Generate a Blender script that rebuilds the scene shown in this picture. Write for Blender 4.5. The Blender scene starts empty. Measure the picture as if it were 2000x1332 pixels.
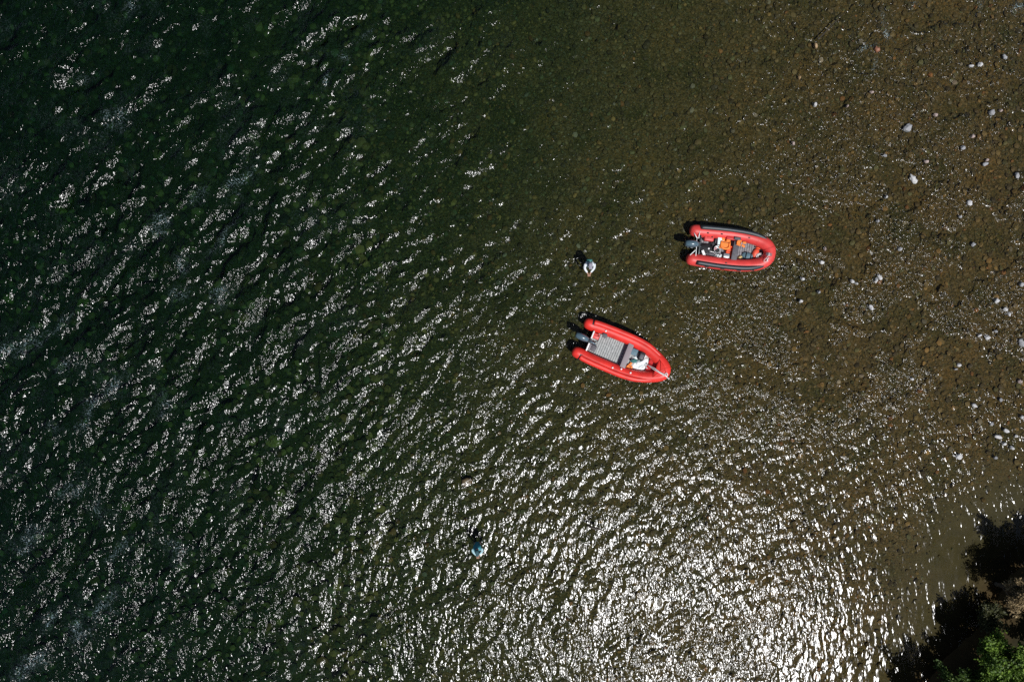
import bpy, bmesh, math, random
import numpy as np
from mathutils import Vector, Matrix, noise as mnoise

R = math.radians
random.seed(7)
rng = np.random.default_rng(11)
C = bpy.context.scene.collection
scene = bpy.context.scene

# ------------------------------------------------------------------ camera
H = 33.33                     # drone height above the water (m); 40 photo pixels per metre on the water
cam_data = bpy.data.cameras.new("camera")
cam_data.lens = 24.0
cam_data.sensor_width = 36.0
cam_data.clip_end = 2000.0
cam = bpy.data.objects.new("camera", cam_data)
cam.location = (0, 0, H)
cam.rotation_euler = (0, 0, 0)
C.objects.link(cam)
scene.camera = cam

# ------------------------------------------------------------------ sun, sky, exposure
SUN = Vector((0.262, -0.437, 1.0)).normalized()
world = bpy.data.worlds.new("World")
scene.world = world
world.use_nodes = True
wn = world.node_tree
wn.nodes.clear()
sky = wn.nodes.new("ShaderNodeTexSky")
sky.sky_type = 'NISHITA'
sky.sun_disc = False
sky.sun_elevation = math.asin(SUN.z)
sky.sun_rotation = math.atan2(SUN.x, SUN.y)
bg = wn.nodes.new("ShaderNodeBackground")
bg.inputs["Strength"].default_value = 0.055
wo = wn.nodes.new("ShaderNodeOutputWorld")
wn.links.new(sky.outputs[0], bg.inputs[0])
wn.links.new(bg.outputs[0], wo.inputs[0])

sun_data = bpy.data.lights.new("sun", 'SUN')
sun_data.energy = 4.2
sun_data.angle = R(0.53)
sun_data.color = (1.0, 0.99, 0.985)
sun = bpy.data.objects.new("sun", sun_data)
sun.rotation_euler = SUN.to_track_quat('Z', 'Y').to_euler()
sun.location = SUN * 60
C.objects.link(sun)

vs = scene.view_settings
vs.view_transform = 'Standard'
vs.look = 'None'
vs.exposure = 0.0
vs.gamma = 1.0
vs.use_curve_mapping = False
scene.cycles.use_denoising = False
scene.cycles.max_bounces = 6
scene.cycles.transparent_max_bounces = 12


# ------------------------------------------------------------------ helpers
def px(X, Y, z=0.0):
    """world point at height z that stands where the photograph shows (X, Y)"""
    s = (H - z) / H / 40.0
    return Vector(((X - 1000.0) * s, (666.0 - Y) * s, z))


def mat(name, col, rough=0.6, var=0.25, scale=8.0, bump=0.0, bscale=60.0, spec=0.5, metal=0.0, col2=None, coat=0.0):
    m = bpy.data.materials.new(name)
    m.use_nodes = True
    nt = m.node_tree
    b = nt.nodes["Principled BSDF"]
    tc = nt.nodes.new("ShaderNodeTexCoord")
    n = nt.nodes.new("ShaderNodeTexNoise")
    n.inputs["Scale"].default_value = scale
    n.inputs["Detail"].default_value = 5
    nt.links.new(tc.outputs["Object"], n.inputs["Vector"])
    r = nt.nodes.new("ShaderNodeValToRGB")
    c2 = col2 or tuple(min(1, c * (1 + var)) for c in col)
    r.color_ramp.elements[0].color = (*[c * (1 - var) for c in col], 1)
    r.color_ramp.elements[1].color = (*c2, 1)
    r.color_ramp.elements[0].position = 0.3
    r.color_ramp.elements[1].position = 0.7
    nt.links.new(n.outputs["Fac"], r.inputs[0])
    nt.links.new(r.outputs[0], b.inputs["Base Color"])
    b.inputs["Roughness"].default_value = rough
    b.inputs["Specular IOR Level"].default_value = spec
    b.inputs["Metallic"].default_value = metal
    b.inputs["Coat Weight"].default_value = coat
    if bump > 0:
        n2 = nt.nodes.new("ShaderNodeTexNoise")
        n2.inputs["Scale"].default_value = bscale
        n2.inputs["Detail"].default_value = 4
        nt.links.new(tc.outputs["Object"], n2.inputs["Vector"])
        bp = nt.nodes.new("ShaderNodeBump")
        bp.inputs["Strength"].default_value = bump
        bp.inputs["Distance"].default_value = 0.02
        nt.links.new(n2.outputs["Fac"], bp.inputs["Height"])
        nt.links.new(bp.outputs[0], b.inputs["Normal"])
    return m


def link(o, parent=None):
    C.objects.link(o)
    if parent is not None:
        o.parent = parent
    return o


def obj(name, bm, m, parent=None, smooth=True):
    me = bpy.data.meshes.new(name)
    bm.normal_update()
    bm.to_mesh(me)
    bm.free()
    me.materials.append(m)
    if smooth:
        me.polygons.foreach_set("use_smooth", [True] * len(me.polygons))
    return link(bpy.data.objects.new(name, me), parent)


def np_mesh(name, V, F, m, smooth=True):
    """V (n,3), F (k,3|4) arrays"""
    me = bpy.data.meshes.new(name)
    k, w = F.shape
    me.vertices.add(len(V))
    me.vertices.foreach_set("co", V.astype(np.float32).ravel())
    me.loops.add(k * w)
    me.loops.foreach_set("vertex_index", F.astype(np.int32).ravel())
    me.polygons.add(k)
    me.polygons.foreach_set("loop_start", np.arange(0, k * w, w, dtype=np.int32))
    me.polygons.foreach_set("loop_total", np.full(k, w, dtype=np.int32))
    me.polygons.foreach_set("use_smooth", np.full(k, smooth, dtype=bool))
    me.update(calc_edges=True)
    me.materials.append(m)
    return me


def tag(o, label, cat, group=None, kind=None):
    o["label"] = label
    o["category"] = cat
    if group:
        o["group"] = group
    if kind:
        o["kind"] = kind
    return o


def thing(name, label, cat, loc, rotz=0.0, group=None):
    o = bpy.data.objects.new(name, None)
    o.empty_display_size = 0.2
    o.location = loc
    o.rotation_euler = (0, 0, rotz)
    C.objects.link(o)
    return tag(o, label, cat, group)


def add_rbox(bm, c, s, bev=0.02, rot=(0, 0, 0), seg=2):
    tmp = bmesh.new()
    bmesh.ops.create_cube(tmp, size=1.0)
    bmesh.ops.scale(tmp, vec=s, verts=tmp.verts)
    if bev > 0:
        bmesh.ops.bevel(tmp, geom=list(tmp.edges), offset=min(bev, min(s) * 0.45), segments=seg, affect='EDGES', profile=0.5)
    M = Matrix.Translation(c) @ Matrix.Rotation(rot[2], 4, 'Z') @ Matrix.Rotation(rot[1], 4, 'Y') @ Matrix.Rotation(rot[0], 4, 'X')
    bmesh.ops.transform(tmp, matrix=M, verts=tmp.verts)
    me = bpy.data.meshes.new("tmp")
    tmp.to_mesh(me)
    tmp.free()
    bm.from_mesh(me)
    bpy.data.meshes.remove(me)
    return bm


def rbox(c, s, bev=0.02, rot=(0, 0, 0), seg=2):
    return add_rbox(bmesh.new(), c, s, bev, rot, seg)


def catmull(P, n):
    P = [Vector(p) for p in P]
    Q = [P[0] * 2 - P[1]] + P + [P[-1] * 2 - P[-2]]
    out = []
    for i in range(len(P) - 1):
        a, b, c, d = Q[i:i + 4]
        for j in range(n):
            t = j / n
            out.append(0.5 * ((2 * b) + (c - a) * t + (2 * a - 5 * b + 4 * c - d) * t * t + (-a + 3 * b - 3 * c + d) * t ** 3))
    out.append(P[-1].copy())
    return out


def frames(path):
    res = []
    for i, p in enumerate(path):
        t = (path[min(i + 1, len(path) - 1)] - path[max(i - 1, 0)]).normalized()
        up = Vector((0, 0, 1)) if abs(t.z) < 0.95 else Vector((1, 0, 0))
        s = t.cross(up).normalized()
        res.append((p, s, s.cross(t).normalized()))
    return res


def add_tube(bm, path, rad, seg=10, a0=0.0, a1=2 * math.pi, caps=True):
    path = [Vector(p) for p in path]
    if not hasattr(rad, "__len__"):
        rad = [rad] * len(path)
    closed = abs(a1 - a0 - 2 * math.pi) < 1e-6
    nseg = seg if closed else seg + 1
    rings = []
    for (p, s, u), r in zip(frames(path), rad):
        ring = []
        for k in range(nseg):
            a = a0 + (a1 - a0) * k / seg
            ring.append(bm.verts.new(p + (s * math.cos(a) + u * math.sin(a)) * r))
        rings.append(ring)
    for A, B in zip(rings[:-1], rings[1:]):
        for k in range(nseg if closed else nseg - 1):
            k2 = (k + 1) % nseg
            bm.faces.new((A[k], A[k2], B[k2], B[k]))
    if caps and closed:
        bm.faces.new(list(reversed(rings[0])))
        bm.faces.new(rings[-1])
    bmesh.ops.recalc_face_normals(bm, faces=bm.faces)
    return bm


def tube(path, rad, seg=10, **k):
    return add_tube(bmesh.new(), path, rad, seg, **k)


def lathe(prof, seg=16):
    bm = bmesh.new()
    rings = []
    for r, z in prof:
        rings.append([bm.verts.new((r * math.cos(2 * math.pi * k / seg), r * math.sin(2 * math.pi * k / seg), z)) for k in range(seg)])
    for A, B in zip(rings[:-1], rings[1:]):
        for k in range(seg):
            bm.faces.new((A[k], A[(k + 1) % seg], B[(k + 1) % seg], B[k]))
    bm.faces.new(list(reversed(rings[0])))
    bm.faces.new(rings[-1])
    return bm


def lump(size, amp=0.25, freq=1.6, sub=3, seed=0, flat=None):
    """an uneven rounded body (bag, stone): an icosphere pushed in and out by noise"""
    bm = bmesh.new()
    bmesh.ops.create_icosphere(bm, subdivisions=sub, radius=1.0)
    off = Vector((seed * 7.31, seed * 3.77, seed * 1.93))
    for v in bm.verts:
        d = mnoise.noise(v.co * freq + off) + 0.45 * mnoise.noise(v.co * freq * 2.3 + off)
        p = v.co * (1 + amp * d)
        if flat is not None and p.z < flat:
            p.z = flat + (p.z - flat) * 0.15
        v.co = Vector((p.x * size[0] / 2, p.y * size[1] / 2, p.z * size[2] / 2))
    return bm


def heap(sx, sy, h, n=18, seed=0, rough=0.35, edge=0.18):
    """a crumpled cloth: a wavy closed sheet with an uneven outline"""
    bm = bmesh.new()
    top, bot = {}, {}
    off = Vector((seed * 5.1, seed * 2.7, 0))
    for i in range(n + 1):
        for j in range(n + 1):
            u, v = i / n * 2 - 1, j / n * 2 - 1
            # map the square to a disc-ish outline
            x = u * math.sqrt(max(0, 1 - v * v * 0.35))
            y = v * math.sqrt(max(0, 1 - u * u * 0.35))
            q = Vector((x * 2.2, y * 2.2, 0)) + off
            w = 1 + edge * mnoise.noise(q * 0.9)
            rr = max(abs(u), abs(v))
            fall = max(0.0, 1 - rr ** 3)
            z = h * fall * (0.6 + rough * 1.6 * mnoise.noise(q * 1.2) + rough * abs(mnoise.noise(q * 3.1)) * 1.5)
            top[i, j] = bm.verts.new((x * w * sx / 2, y * w * sy / 2, max(0.012, z)))
            bot[i, j] = bm.verts.new((x * w * sx / 2, y * w * sy / 2, 0.0))
    for i in range(n):
        for j in range(n):
            bm.faces.new((top[i, j], top[i + 1, j], top[i + 1, j + 1], top[i, j + 1]))
            bm.faces.new((bot[i, j + 1], bot[i + 1, j + 1], bot[i + 1, j], bot[i, j]))
    for i in range(n):
        bm.faces.new((bot[i, 0], bot[i + 1, 0], top[i + 1, 0], top[i, 0]))
        bm.faces.new((top[i, n], top[i + 1, n], bot[i + 1, n], bot[i, n]))
        bm.faces.new((top[0, i], top[0, i + 1], bot[0, i + 1], bot[0, i]))
        bm.faces.new((bot[n, i], bot[n, i + 1], top[n, i + 1], top[n, i]))
    return bm


def smoothstep(a, b, x):
    t = np.clip((x - a) / (b - a), 0, 1)
    return t * t * (3 - 2 * t)


def vnoise(X, Y, scale, seed, octaves=3):
    """value noise on arrays"""
    out = np.zeros_like(X)
    amp, tot = 1.0, 0.0
    for o in range(octaves):
        r = np.random.default_rng(seed * 101 + o)
        T = r.random((256, 256))
        x, y = X / scale, Y / scale
        xi, yi = np.floor(x).astype(int), np.floor(y).astype(int)
        fx, fy = x - xi, y - yi
        fx, fy = fx * fx * (3 - 2 * fx), fy * fy * (3 - 2 * fy)
        g = lambda i, j: T[i % 256, j % 256]
        v = (g(xi, yi) * (1 - fx) + g(xi + 1, yi) * fx) * (1 - fy) + (g(xi, yi + 1) * (1 - fx) + g(xi + 1, yi + 1) * fx) * fy
        out += amp * v
        tot += amp
        amp *= 0.5
        scale /= 2.03
    return out / tot


# ------------------------------------------------------------------ riverbed
def bed_z(X, Y):
    """height of the riverbed / bank at world X, Y (water level is 0)"""
    # photo pixel coordinates of the place, the deep channel lies along the left
    u = X * 40 + 1000
    v = 666 - Y * 40
    a = u + 0.20 * (v - 666) + 90 * (vnoise(X + 300, Y + 300, 9.0, 3, 2) - 0.5)
    d = np.interp(a, [-4000, 0, 350, 650, 850, 1050, 1300, 1600, 1900, 2500, 6000],
                  [2.6, 2.15, 1.9, 1.45, 1.0, 0.58, 0.34, 0.17, 0.13, 0.12, 0.10])
    z = -d
    z += (vnoise(X + 500, Y + 500, 3.1, 5, 3) - 0.5) * np.where(a < 1100, 0.30, 0.10)
    # still silty pool in front of the bank
    pool = smoothstep(1680, 1960, u + 0.30 * (v - 1000)) * smoothstep(850, 1050, v + 0.25 * (u - 1900))
    z = z * (1 - pool) + pool * (-0.30 + 0.05 * (vnoise(X + 90, Y + 90, 4, 8, 2) - .5))
    # bank in the lower right corner
    t = (u - 1900) * 0.80 + (v - 1190) * 0.60 + 60 * (vnoise(X + 40, Y + 40, 2.6, 9, 3) - .5)
    z += smoothstep(-60, 170, t) * 0.95
    return z, pool, t


def axis(lo, hi, step, far):
    core = np.arange(lo, hi + step * .5, step)
    left, right = [], []
    s, x = step, lo
    while x > -far:
        s *= 1.35
        x -= s
        left.append(x)
    s, x = step, hi
    while x < far:
        s *= 1.35
        x += s
        right.append(x)
    return np.array(left[::-1] + list(core) + right)


def grid_faces(nx, ny, flip=False):
    i, j = np.meshgrid(np.arange(nx - 1), np.arange(ny - 1), indexing='ij')
    a = i * ny + j
    F = np.stack([a, a + ny, a + ny + 1, a + 1], -1).reshape(-1, 4)
    return F[:, ::-1] if flip else F


def bed_material():
    m = bpy.data.materials.new("riverbed_gravel")
    m.use_nodes = True
    nt = m.node_tree
    N, Lk = nt.nodes, nt.links
    b = N["Principled BSDF"]
    b.inputs["Roughness"].default_value = 0.75
    b.inputs["Specular IOR Level"].default_value = 0.06
    geo = N.new("ShaderNodeNewGeometry")

    def noise(scale, detail=4, rough=.55):
        n = N.new("ShaderNodeTexNoise")
        n.inputs["Scale"].default_value = scale
        n.inputs["Detail"].default_value = detail
        n.inputs["Roughness"].default_value = rough
        Lk.new(geo.outputs["Position"], n.inputs["Vector"])
        return n

    def ramp(src, stops):
        r = N.new("ShaderNodeValToRGB")
        el = r.color_ramp.elements
        el[0].position, el[0].color = stops[0][0], (*stops[0][1], 1)
        el[1].position, el[1].color = stops[-1][0], (*stops[-1][1], 1)
        for p, c in stops[1:-1]:
            e = el.new(p)
            e.color = (*c, 1)
        Lk.new(src, r.inputs[0])
        return r

    v = N.new("ShaderNodeTexVoronoi")
    v.inputs["Scale"].default_value = 15
    Lk.new(geo.outputs["Position"], v.inputs["Vector"])
    sep = N.new("ShaderNodeSeparateColor")
    Lk.new(v.outputs["Color"], sep.inputs[0])
    cells = ramp(sep.outputs[0], [(0.0, (0.0322, 0.0221, 0.0072)), (.35, (0.0572, 0.0389, 0.0124)), (.6, (0.0744, 0.0488, 0.0155)),
                                  (.82, (0.1055, 0.0600, 0.0175)), (1.0, (0.0932, 0.0722, 0.0372))])
    big = noise(.5, 5)
    tint = ramp(big.outputs["Fac"], [(.32, (.60, .72, .55)), (.5, (1.0, 1.0, 1.0)), (.68, (1.16, 1.06, .92))])
    mx = N.new("ShaderNodeMix")
    mx.data_type = 'RGBA'
    mx.blend_type = 'MULTIPLY'
    mx.inputs["Factor"].default_value = 1
    Lk.new(cells.outputs[0], mx.inputs["A"])
    Lk.new(tint.outputs[0], mx.inputs["B"])
    # silt of the still pool and soil of the bank
    at = N.new("ShaderNodeAttribute")
    at.attribute_name = "silt"
    siltn = noise(2.2, 6)
    silt = ramp(siltn.outputs["Fac"], [(.3, (0.0560, 0.0365, 0.0156)), (.7, (0.0807, 0.0519, 0.0216))])
    mx2 = N.new("ShaderNodeMix")
    mx2.data_type = 'RGBA'
    Lk.new(at.outputs["Fac"], mx2.inputs["Factor"])
    Lk.new(mx.outputs["Result"], mx2.inputs["A"])
    Lk.new(silt.outputs[0], mx2.inputs["B"])
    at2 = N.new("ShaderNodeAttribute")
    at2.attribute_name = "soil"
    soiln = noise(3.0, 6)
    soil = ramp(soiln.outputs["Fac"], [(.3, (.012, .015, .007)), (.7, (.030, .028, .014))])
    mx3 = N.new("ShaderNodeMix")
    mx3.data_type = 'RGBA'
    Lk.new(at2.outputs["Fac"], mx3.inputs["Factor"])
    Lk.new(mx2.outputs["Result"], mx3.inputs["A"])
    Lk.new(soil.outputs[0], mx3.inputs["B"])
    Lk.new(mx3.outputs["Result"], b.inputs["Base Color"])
    bn = noise(22, 5, .6)
    dome = N.new("ShaderNodeMath")
    dome.operation = 'MULTIPLY_ADD'
    dome.inputs[1].default_value = -.9
    Lk.new(v.outputs["Distance"], dome.inputs[0])
    Lk.new(bn.outputs["Fac"], dome.inputs[2])
    inv = N.new("ShaderNodeMath")
    inv.operation = 'SUBTRACT'
    inv.inputs[0].default_value = 1.0
    Lk.new(at.outputs["Fac"], inv.inputs[1])
    sm = N.new("ShaderNodeMath")
    sm.operation = 'MULTIPLY_ADD'
    sm.inputs[1].default_value = .75
    sm.inputs[2].default_value = .12
    Lk.new(inv.outputs[0], sm.inputs[0])
    bp = N.new("ShaderNodeBump")
    bp.inputs["Distance"].default_value = .05
    Lk.new(sm.outputs[0], bp.inputs["Strength"])
    Lk.new(dome.outputs[0], bp.inputs["Height"])
    Lk.new(bp.outputs[0], b.inputs["Normal"])
    return m


bx = axis(-27, 27, 0.14, 420)
by = axis(-19, 19, 0.14, 420)
BX, BY = np.meshgrid(bx, by, indexing='ij')
BZ, BPOOL, BT = bed_z(BX, BY)
lumpy = (vnoise(BX + 700, BY + 700, .45, 21, 2) - .5) * .10 * (1 - BPOOL)
BZ = BZ + lumpy
me = np_mesh("riverbed", np.stack([BX, BY, BZ], -1).reshape(-1, 3), grid_faces(len(bx), len(by)), bed_material())
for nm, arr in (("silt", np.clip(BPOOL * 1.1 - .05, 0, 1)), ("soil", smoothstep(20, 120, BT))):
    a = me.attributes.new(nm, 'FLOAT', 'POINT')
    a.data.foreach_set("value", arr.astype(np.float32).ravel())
bed = link(bpy.data.objects.new("riverbed", me))
bed["kind"] = "structure"


# ------------------------------------------------------------------ water
D_WAVE = math.radians(-40)      # the waves run towards the lower right


def water_material():
    m = bpy.data.materials.new("river_water")
    m.use_nodes = True
    nt = m.node_tree
    N, Lk = nt.nodes, nt.links
    N.clear()
    out = N.new("ShaderNodeOutputMaterial")
    geo = N.new("ShaderNodeNewGeometry")
    # ripples too small for the mesh: two crossing trains, drawn out along the crests
    def train(scale, stretch, angle, attr, amp, detail):
        mp = N.new("ShaderNodeMapping")
        mp.inputs["Rotation"].default_value = (0, 0, -angle)
        mp.inputs["Scale"].default_value = (1.0, stretch, 1.0)
        Lk.new(geo.outputs["Position"], mp.inputs["Vector"])
        n = N.new("ShaderNodeTexNoise")
        n.inputs["Scale"].default_value = scale
        n.inputs["Detail"].default_value = detail
        n.inputs["Roughness"].default_value = .5
        n.inputs["Distortion"].default_value = .3
        Lk.new(mp.outputs[0], n.inputs["Vector"])
        at = N.new("ShaderNodeAttribute")
        at.attribute_name = attr
        mul = N.new("ShaderNodeMath")
        mul.operation = 'MULTIPLY'
        Lk.new(n.outputs["Fac"], mul.inputs[0])
        Lk.new(at.outputs["Fac"], mul.inputs[1])
        am = N.new("ShaderNodeMath")
        am.operation = 'MULTIPLY'
        am.inputs[1].default_value = amp
        Lk.new(mul.outputs[0], am.inputs[0])
        return am

    ta = train(4.2, .42, D_WAVE, "small", .050, 2.0)
    tb = train(8.0, .60, D_WAVE + .35, "ripple", .040, 2.0)
    add = N.new("ShaderNodeMath")
    add.operation = 'ADD'
    Lk.new(ta.outputs[0], add.inputs[0])
    Lk.new(tb.outputs[0], add.inputs[1])
    bp = N.new("ShaderNodeBump")
    bp.inputs["Strength"].default_value = 1.0
    bp.inputs["Distance"].default_value = 1.0
    Lk.new(add.outputs[0], bp.inputs["Height"])
    fr = N.new("ShaderNodeFresnel")
    fr.inputs["IOR"].default_value = 1.333
    Lk.new(bp.outputs[0], fr.inputs["Normal"])
    gl = N.new("ShaderNodeBsdfGlossy")
    gl.distribution = 'BECKMANN'
    gl.inputs["Roughness"].default_value = .19
    Lk.new(bp.outputs[0], gl.inputs["Normal"])
    tr = N.new("ShaderNodeBsdfTransparent")
    mix = N.new("ShaderNodeMixShader")
    Lk.new(fr.outputs[0], mix.inputs[0])
    Lk.new(tr.outputs[0], mix.inputs[1])
    Lk.new(gl.outputs[0], mix.inputs[2])
    # foam bubbles; blue-grey glints and sky reflection are painted in as well
    af = N.new("ShaderNodeAttribute")
    af.attribute_name = "foam"
    fn = N.new("ShaderNodeTexNoise")
    fn.inputs["Scale"].default_value = 14.0
    fn.inputs["Detail"].default_value = 5.0
    fn.inputs["Roughness"].default_value = .7
    Lk.new(geo.outputs["Position"], fn.inputs["Vector"])
    mr = N.new("ShaderNodeMapRange")
    mr.inputs["From Min"].default_value = .52
    mr.inputs["From Max"].default_value = .72
    Lk.new(fn.outputs["Fac"], mr.inputs["Value"])
    fm = N.new("ShaderNodeMath")
    fm.operation = 'MULTIPLY'
    fm.use_clamp = True
    Lk.new(af.outputs["Fac"], fm.inputs[0])
    Lk.new(mr.outputs[0], fm.inputs[1])
    df = N.new("ShaderNodeBsdfDiffuse")
    df.inputs["Color"].default_value = (.46, .62, .66, 1)
    mix2 = N.new("ShaderNodeMixShader")
    Lk.new(fm.outputs[0], mix2.inputs[0])
    Lk.new(mix.outputs[0], mix2.inputs[1])
    Lk.new(df.outputs[0], mix2.inputs[2])
    Lk.new(mix2.outputs[0], out.inputs["Surface"])
    va = N.new("ShaderNodeVolumeAbsorption")
    va.inputs["Color"].default_value = (.245, .62, .535, 1)
    va.inputs["Density"].default_value = 1.0
    Lk.new(va.outputs[0], out.inputs["Volume"])
    return m


WS = 0.055
wx = axis(-27, 27, WS, 400)
wy = axis(-19, 19, WS, 400)
WX, WY = np.meshgrid(wx, wy, indexing='ij')
core_x = np.where((wx >= -27.001) & (wx <= 27.001))[0]
core_y = np.where((wy >= -19.001) & (wy <= 19.001))[0]
nxc, nyc = len(core_x), len(core_y)
kx = np.fft.fftfreq(nxc, WS)[:, None]
ky = np.fft.fftfreq(nyc, WS)[None, :]
K = np.hypot(kx, ky)
K[0, 0] = 1e-6
TH = np.arctan2(ky, kx)


def waves(lmin, lmax, seed, direction=None, power=2, slope_pow=2.2):
    """random wave field of wavelengths lmin..lmax (m), scaled to an rms slope of 1"""
    r = np.random.default_rng(seed)
    lam = 1.0 / K
    A = K ** (-slope_pow) * np.exp(-(lmin / lam) ** 4) * np.exp(-(lam / lmax) ** 4)
    if direction is not None:
        A = A * (np.abs(np.cos(TH - direction)) ** power + .06)
    ph = r.normal(size=(nxc, nyc)) + 1j * r.normal(size=(nxc, nyc))
    h = np.fft.ifft2(A * ph).real
    gx, gy = np.gradient(h, WS)
    return h / math.sqrt((gx ** 2 + gy ** 2).mean() / 2)


CX, CY = WX[np.ix_(core_x, core_y)], WY[np.ix_(core_x, core_y)]
U = CX * 40 + 1000
V = 666 - CY * 40
Au = U + 0.20 * (V - 666)
D = D_WAVE
left = 1 - smoothstep(350, 1150, Au)
shallow = smoothstep(1150, 1600, Au)
cz, cpool, ct = bed_z(CX, CY)
calm = np.clip(cpool * 1.0, 0, 1)
env1 = .55 + 1.0 * smoothstep(.40, .68, vnoise(CX + 50, CY + 50, 2.4, 31, 3))
env2 = .50 + 1.1 * smoothstep(.42, .66, vnoise(CX + 150, CY + 80, 1.3, 32, 3))
patch = smoothstep(.41, .54, vnoise(CX + 250 + (vnoise(CX + 9, CY + 61, 1.0, 34, 3) - .5) * 2.2, (CY + 180 + (vnoise(CX + 19, CY + 31, 1.0, 35, 3) - .5) * 2.2) * 1.5, 2.3, 33, 6))
long_w = waves(.9, 2.6, 1, D, 4)
mid_w = waves(.40, .95, 2, D, 1.5)
pond_w = waves(.42, .95, 4, math.radians(-25), 1)
hgt = (long_w * (.020 + .100 * left) * (1 - .8 * shallow) * env1
       + mid_w * (.060 + .100 * left) * (1 - .5 * shallow) * (.35 + .65 * env1))
hgt = hgt * (1 - calm) + calm * pond_w * .040
low = smoothstep(760, 1020, V + .12 * (U - 1000)) * (1 - left)       # even dancing wavelets of the lower reach
edge = smoothstep(1500, 1790, U + .30 * (V - 1000)) * smoothstep(930, 1080, V)
sh2 = shallow * (1 - low)
small = (1.35 + .22 * left + .35 * low) * (.70 + .30 * env2) * (1 - .55 * sh2) + sh2 * (.15 + patch * .7)
small = small * (1 - .62 * edge)
ripple = (.85 + .65 * left - .45 * low) * (.5 + .5 * env2) * (1 - sh2) + sh2 * (.55 + 2.0 * patch)
ripple = ripple * (1 - .88 * edge)

# foam streaks, and blue-grey water glints painted in with them (photo pixels: x, y, length, width, slope of the streak in degrees)
FOAM_GLINT = [(258, 10, 34, 22, 60), (222, 237, 40, 20, 40), (165, 147, 24, 12, 30), (60, 668, 70, 26, 35), (120, 632, 36, 18, 50),
        (357, 581, 30, 22, 30), (441, 578, 46, 22, 45), (228, 749, 54, 18, 45), (168, 809, 46, 20, 50), (108, 836, 34, 16, -25),
        (354, 512, 36, 18, 45), (381, 381, 34, 20, 40), (468, 354, 36, 16, 45), (665, 105, 24, 13, 10), (713, 72, 34, 12, 40),
        (638, 168, 30, 13, 55), (185, 994, 24, 24, 0), (240, 1068, 40, 16, 35), (340, 1075, 30, 24, 60), (195, 1192, 60, 26, 50),
        (160, 1225, 60, 30, 60), (65, 1055, 50, 18, 40), (146, 952, 50, 22, 40), (320, 435, 26, 26, 20), (95, 1205, 40, 20, 50),
        (60, 1300, 60, 24, 40), (20, 690, 30, 14, 40), (430, 460, 60, 16, 45), (130, 720, 40, 18, 40), (310, 790, 26, 20, 50),
        (1726, 42, 34, 7, 100), (1731, 70, 14, 7, 90), (1706, 125, 26, 6, 80), (1690, 92, 26, 5, 20), (1914, 10, 14, 7, 80), (1990, 18, 26, 14, 40),
        (1790, 5, 16, 8, 30)]
foam = np.zeros_like(CX)
warp_u = (vnoise(CX + 11, CY + 19, .9, 51, 3) - .5) * 46
warp_v = (vnoise(CX + 71, CY + 29, .9, 52, 3) - .5) * 46
lace = .35 + .95 * smoothstep(.40, .62, vnoise(CX + 5, CY + 3, .45, 53, 3))
for fx, fy, fl, fw, fa in FOAM_GLINT:
    ca, sa = math.cos(R(fa)), math.sin(R(fa))
    wk = min(1.0, fw / 18)
    du, dv = U - fx + warp_u * wk, -(V - fy) + warp_v * wk
    a = (du * ca + dv * sa) / (fl * .62)
    b = (-du * sa + dv * ca) / (fw * .62)
    foam = np.maximum(foam, (1.9 if fx > 1600 else 1.0) * np.exp(-(a * a + b * b) * 1.2))
foam = foam * .60 * lace
foam += .05 * left * smoothstep(.60, .72, vnoise(CX + 33, CY + 77, 1.2, 41, 3))
ripple = ripple + foam * .9

WZ = np.zeros_like(WX)
RIP = np.full_like(WX, .5)
FOA = np.zeros_like(WX)
SMA = np.full_like(WX, .8)
# fade the relief to the plain sheet at the rim of the finely meshed water
rim = np.minimum.reduce([CX + 27, 27 - CX, CY + 19, 19 - CY])
fade = smoothstep(0, .8, rim)
ix = np.ix_(core_x, core_y)
WZ[ix] = hgt * fade
RIP[ix] = ripple
SMA[ix] = small
FOA[ix] = foam * fade
nX, nY = WX.shape
top = np.stack([WX, WY, WZ], -1).reshape(-1, 3)
F = grid_faces(nX, nY)
# the body below: four skirts and a bottom, so that the water is a closed volume
border = np.concatenate([np.arange(nX) * nY, (nX - 1) * nY + np.arange(1, nY), (np.arange(nX - 2, -1, -1)) * nY + nY - 1,
                         np.arange(nY - 2, 0, -1)])
low = top[border].copy()
low[:, 2] = -4.5
n0 = len(top)
nb = len(border)
k = np.arange(nb)
skirt = np.stack([border[(k + 1) % nb], border[k], n0 + k, n0 + (k + 1) % nb], -1)
me = np_mesh("water", np.concatenate([top, low]), np.concatenate([F, skirt]), water_material())
for nm, arr in (("ripple", RIP), ("foam", FOA), ("small", SMA)):
    a = me.attributes.new(nm, 'FLOAT', 'POINT')
    a.data.foreach_set("value", np.concatenate([arr.ravel(), np.zeros(nb)]).astype(np.float32))
water = link(bpy.data.objects.new("water", me))
water["kind"] = "structure"

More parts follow.
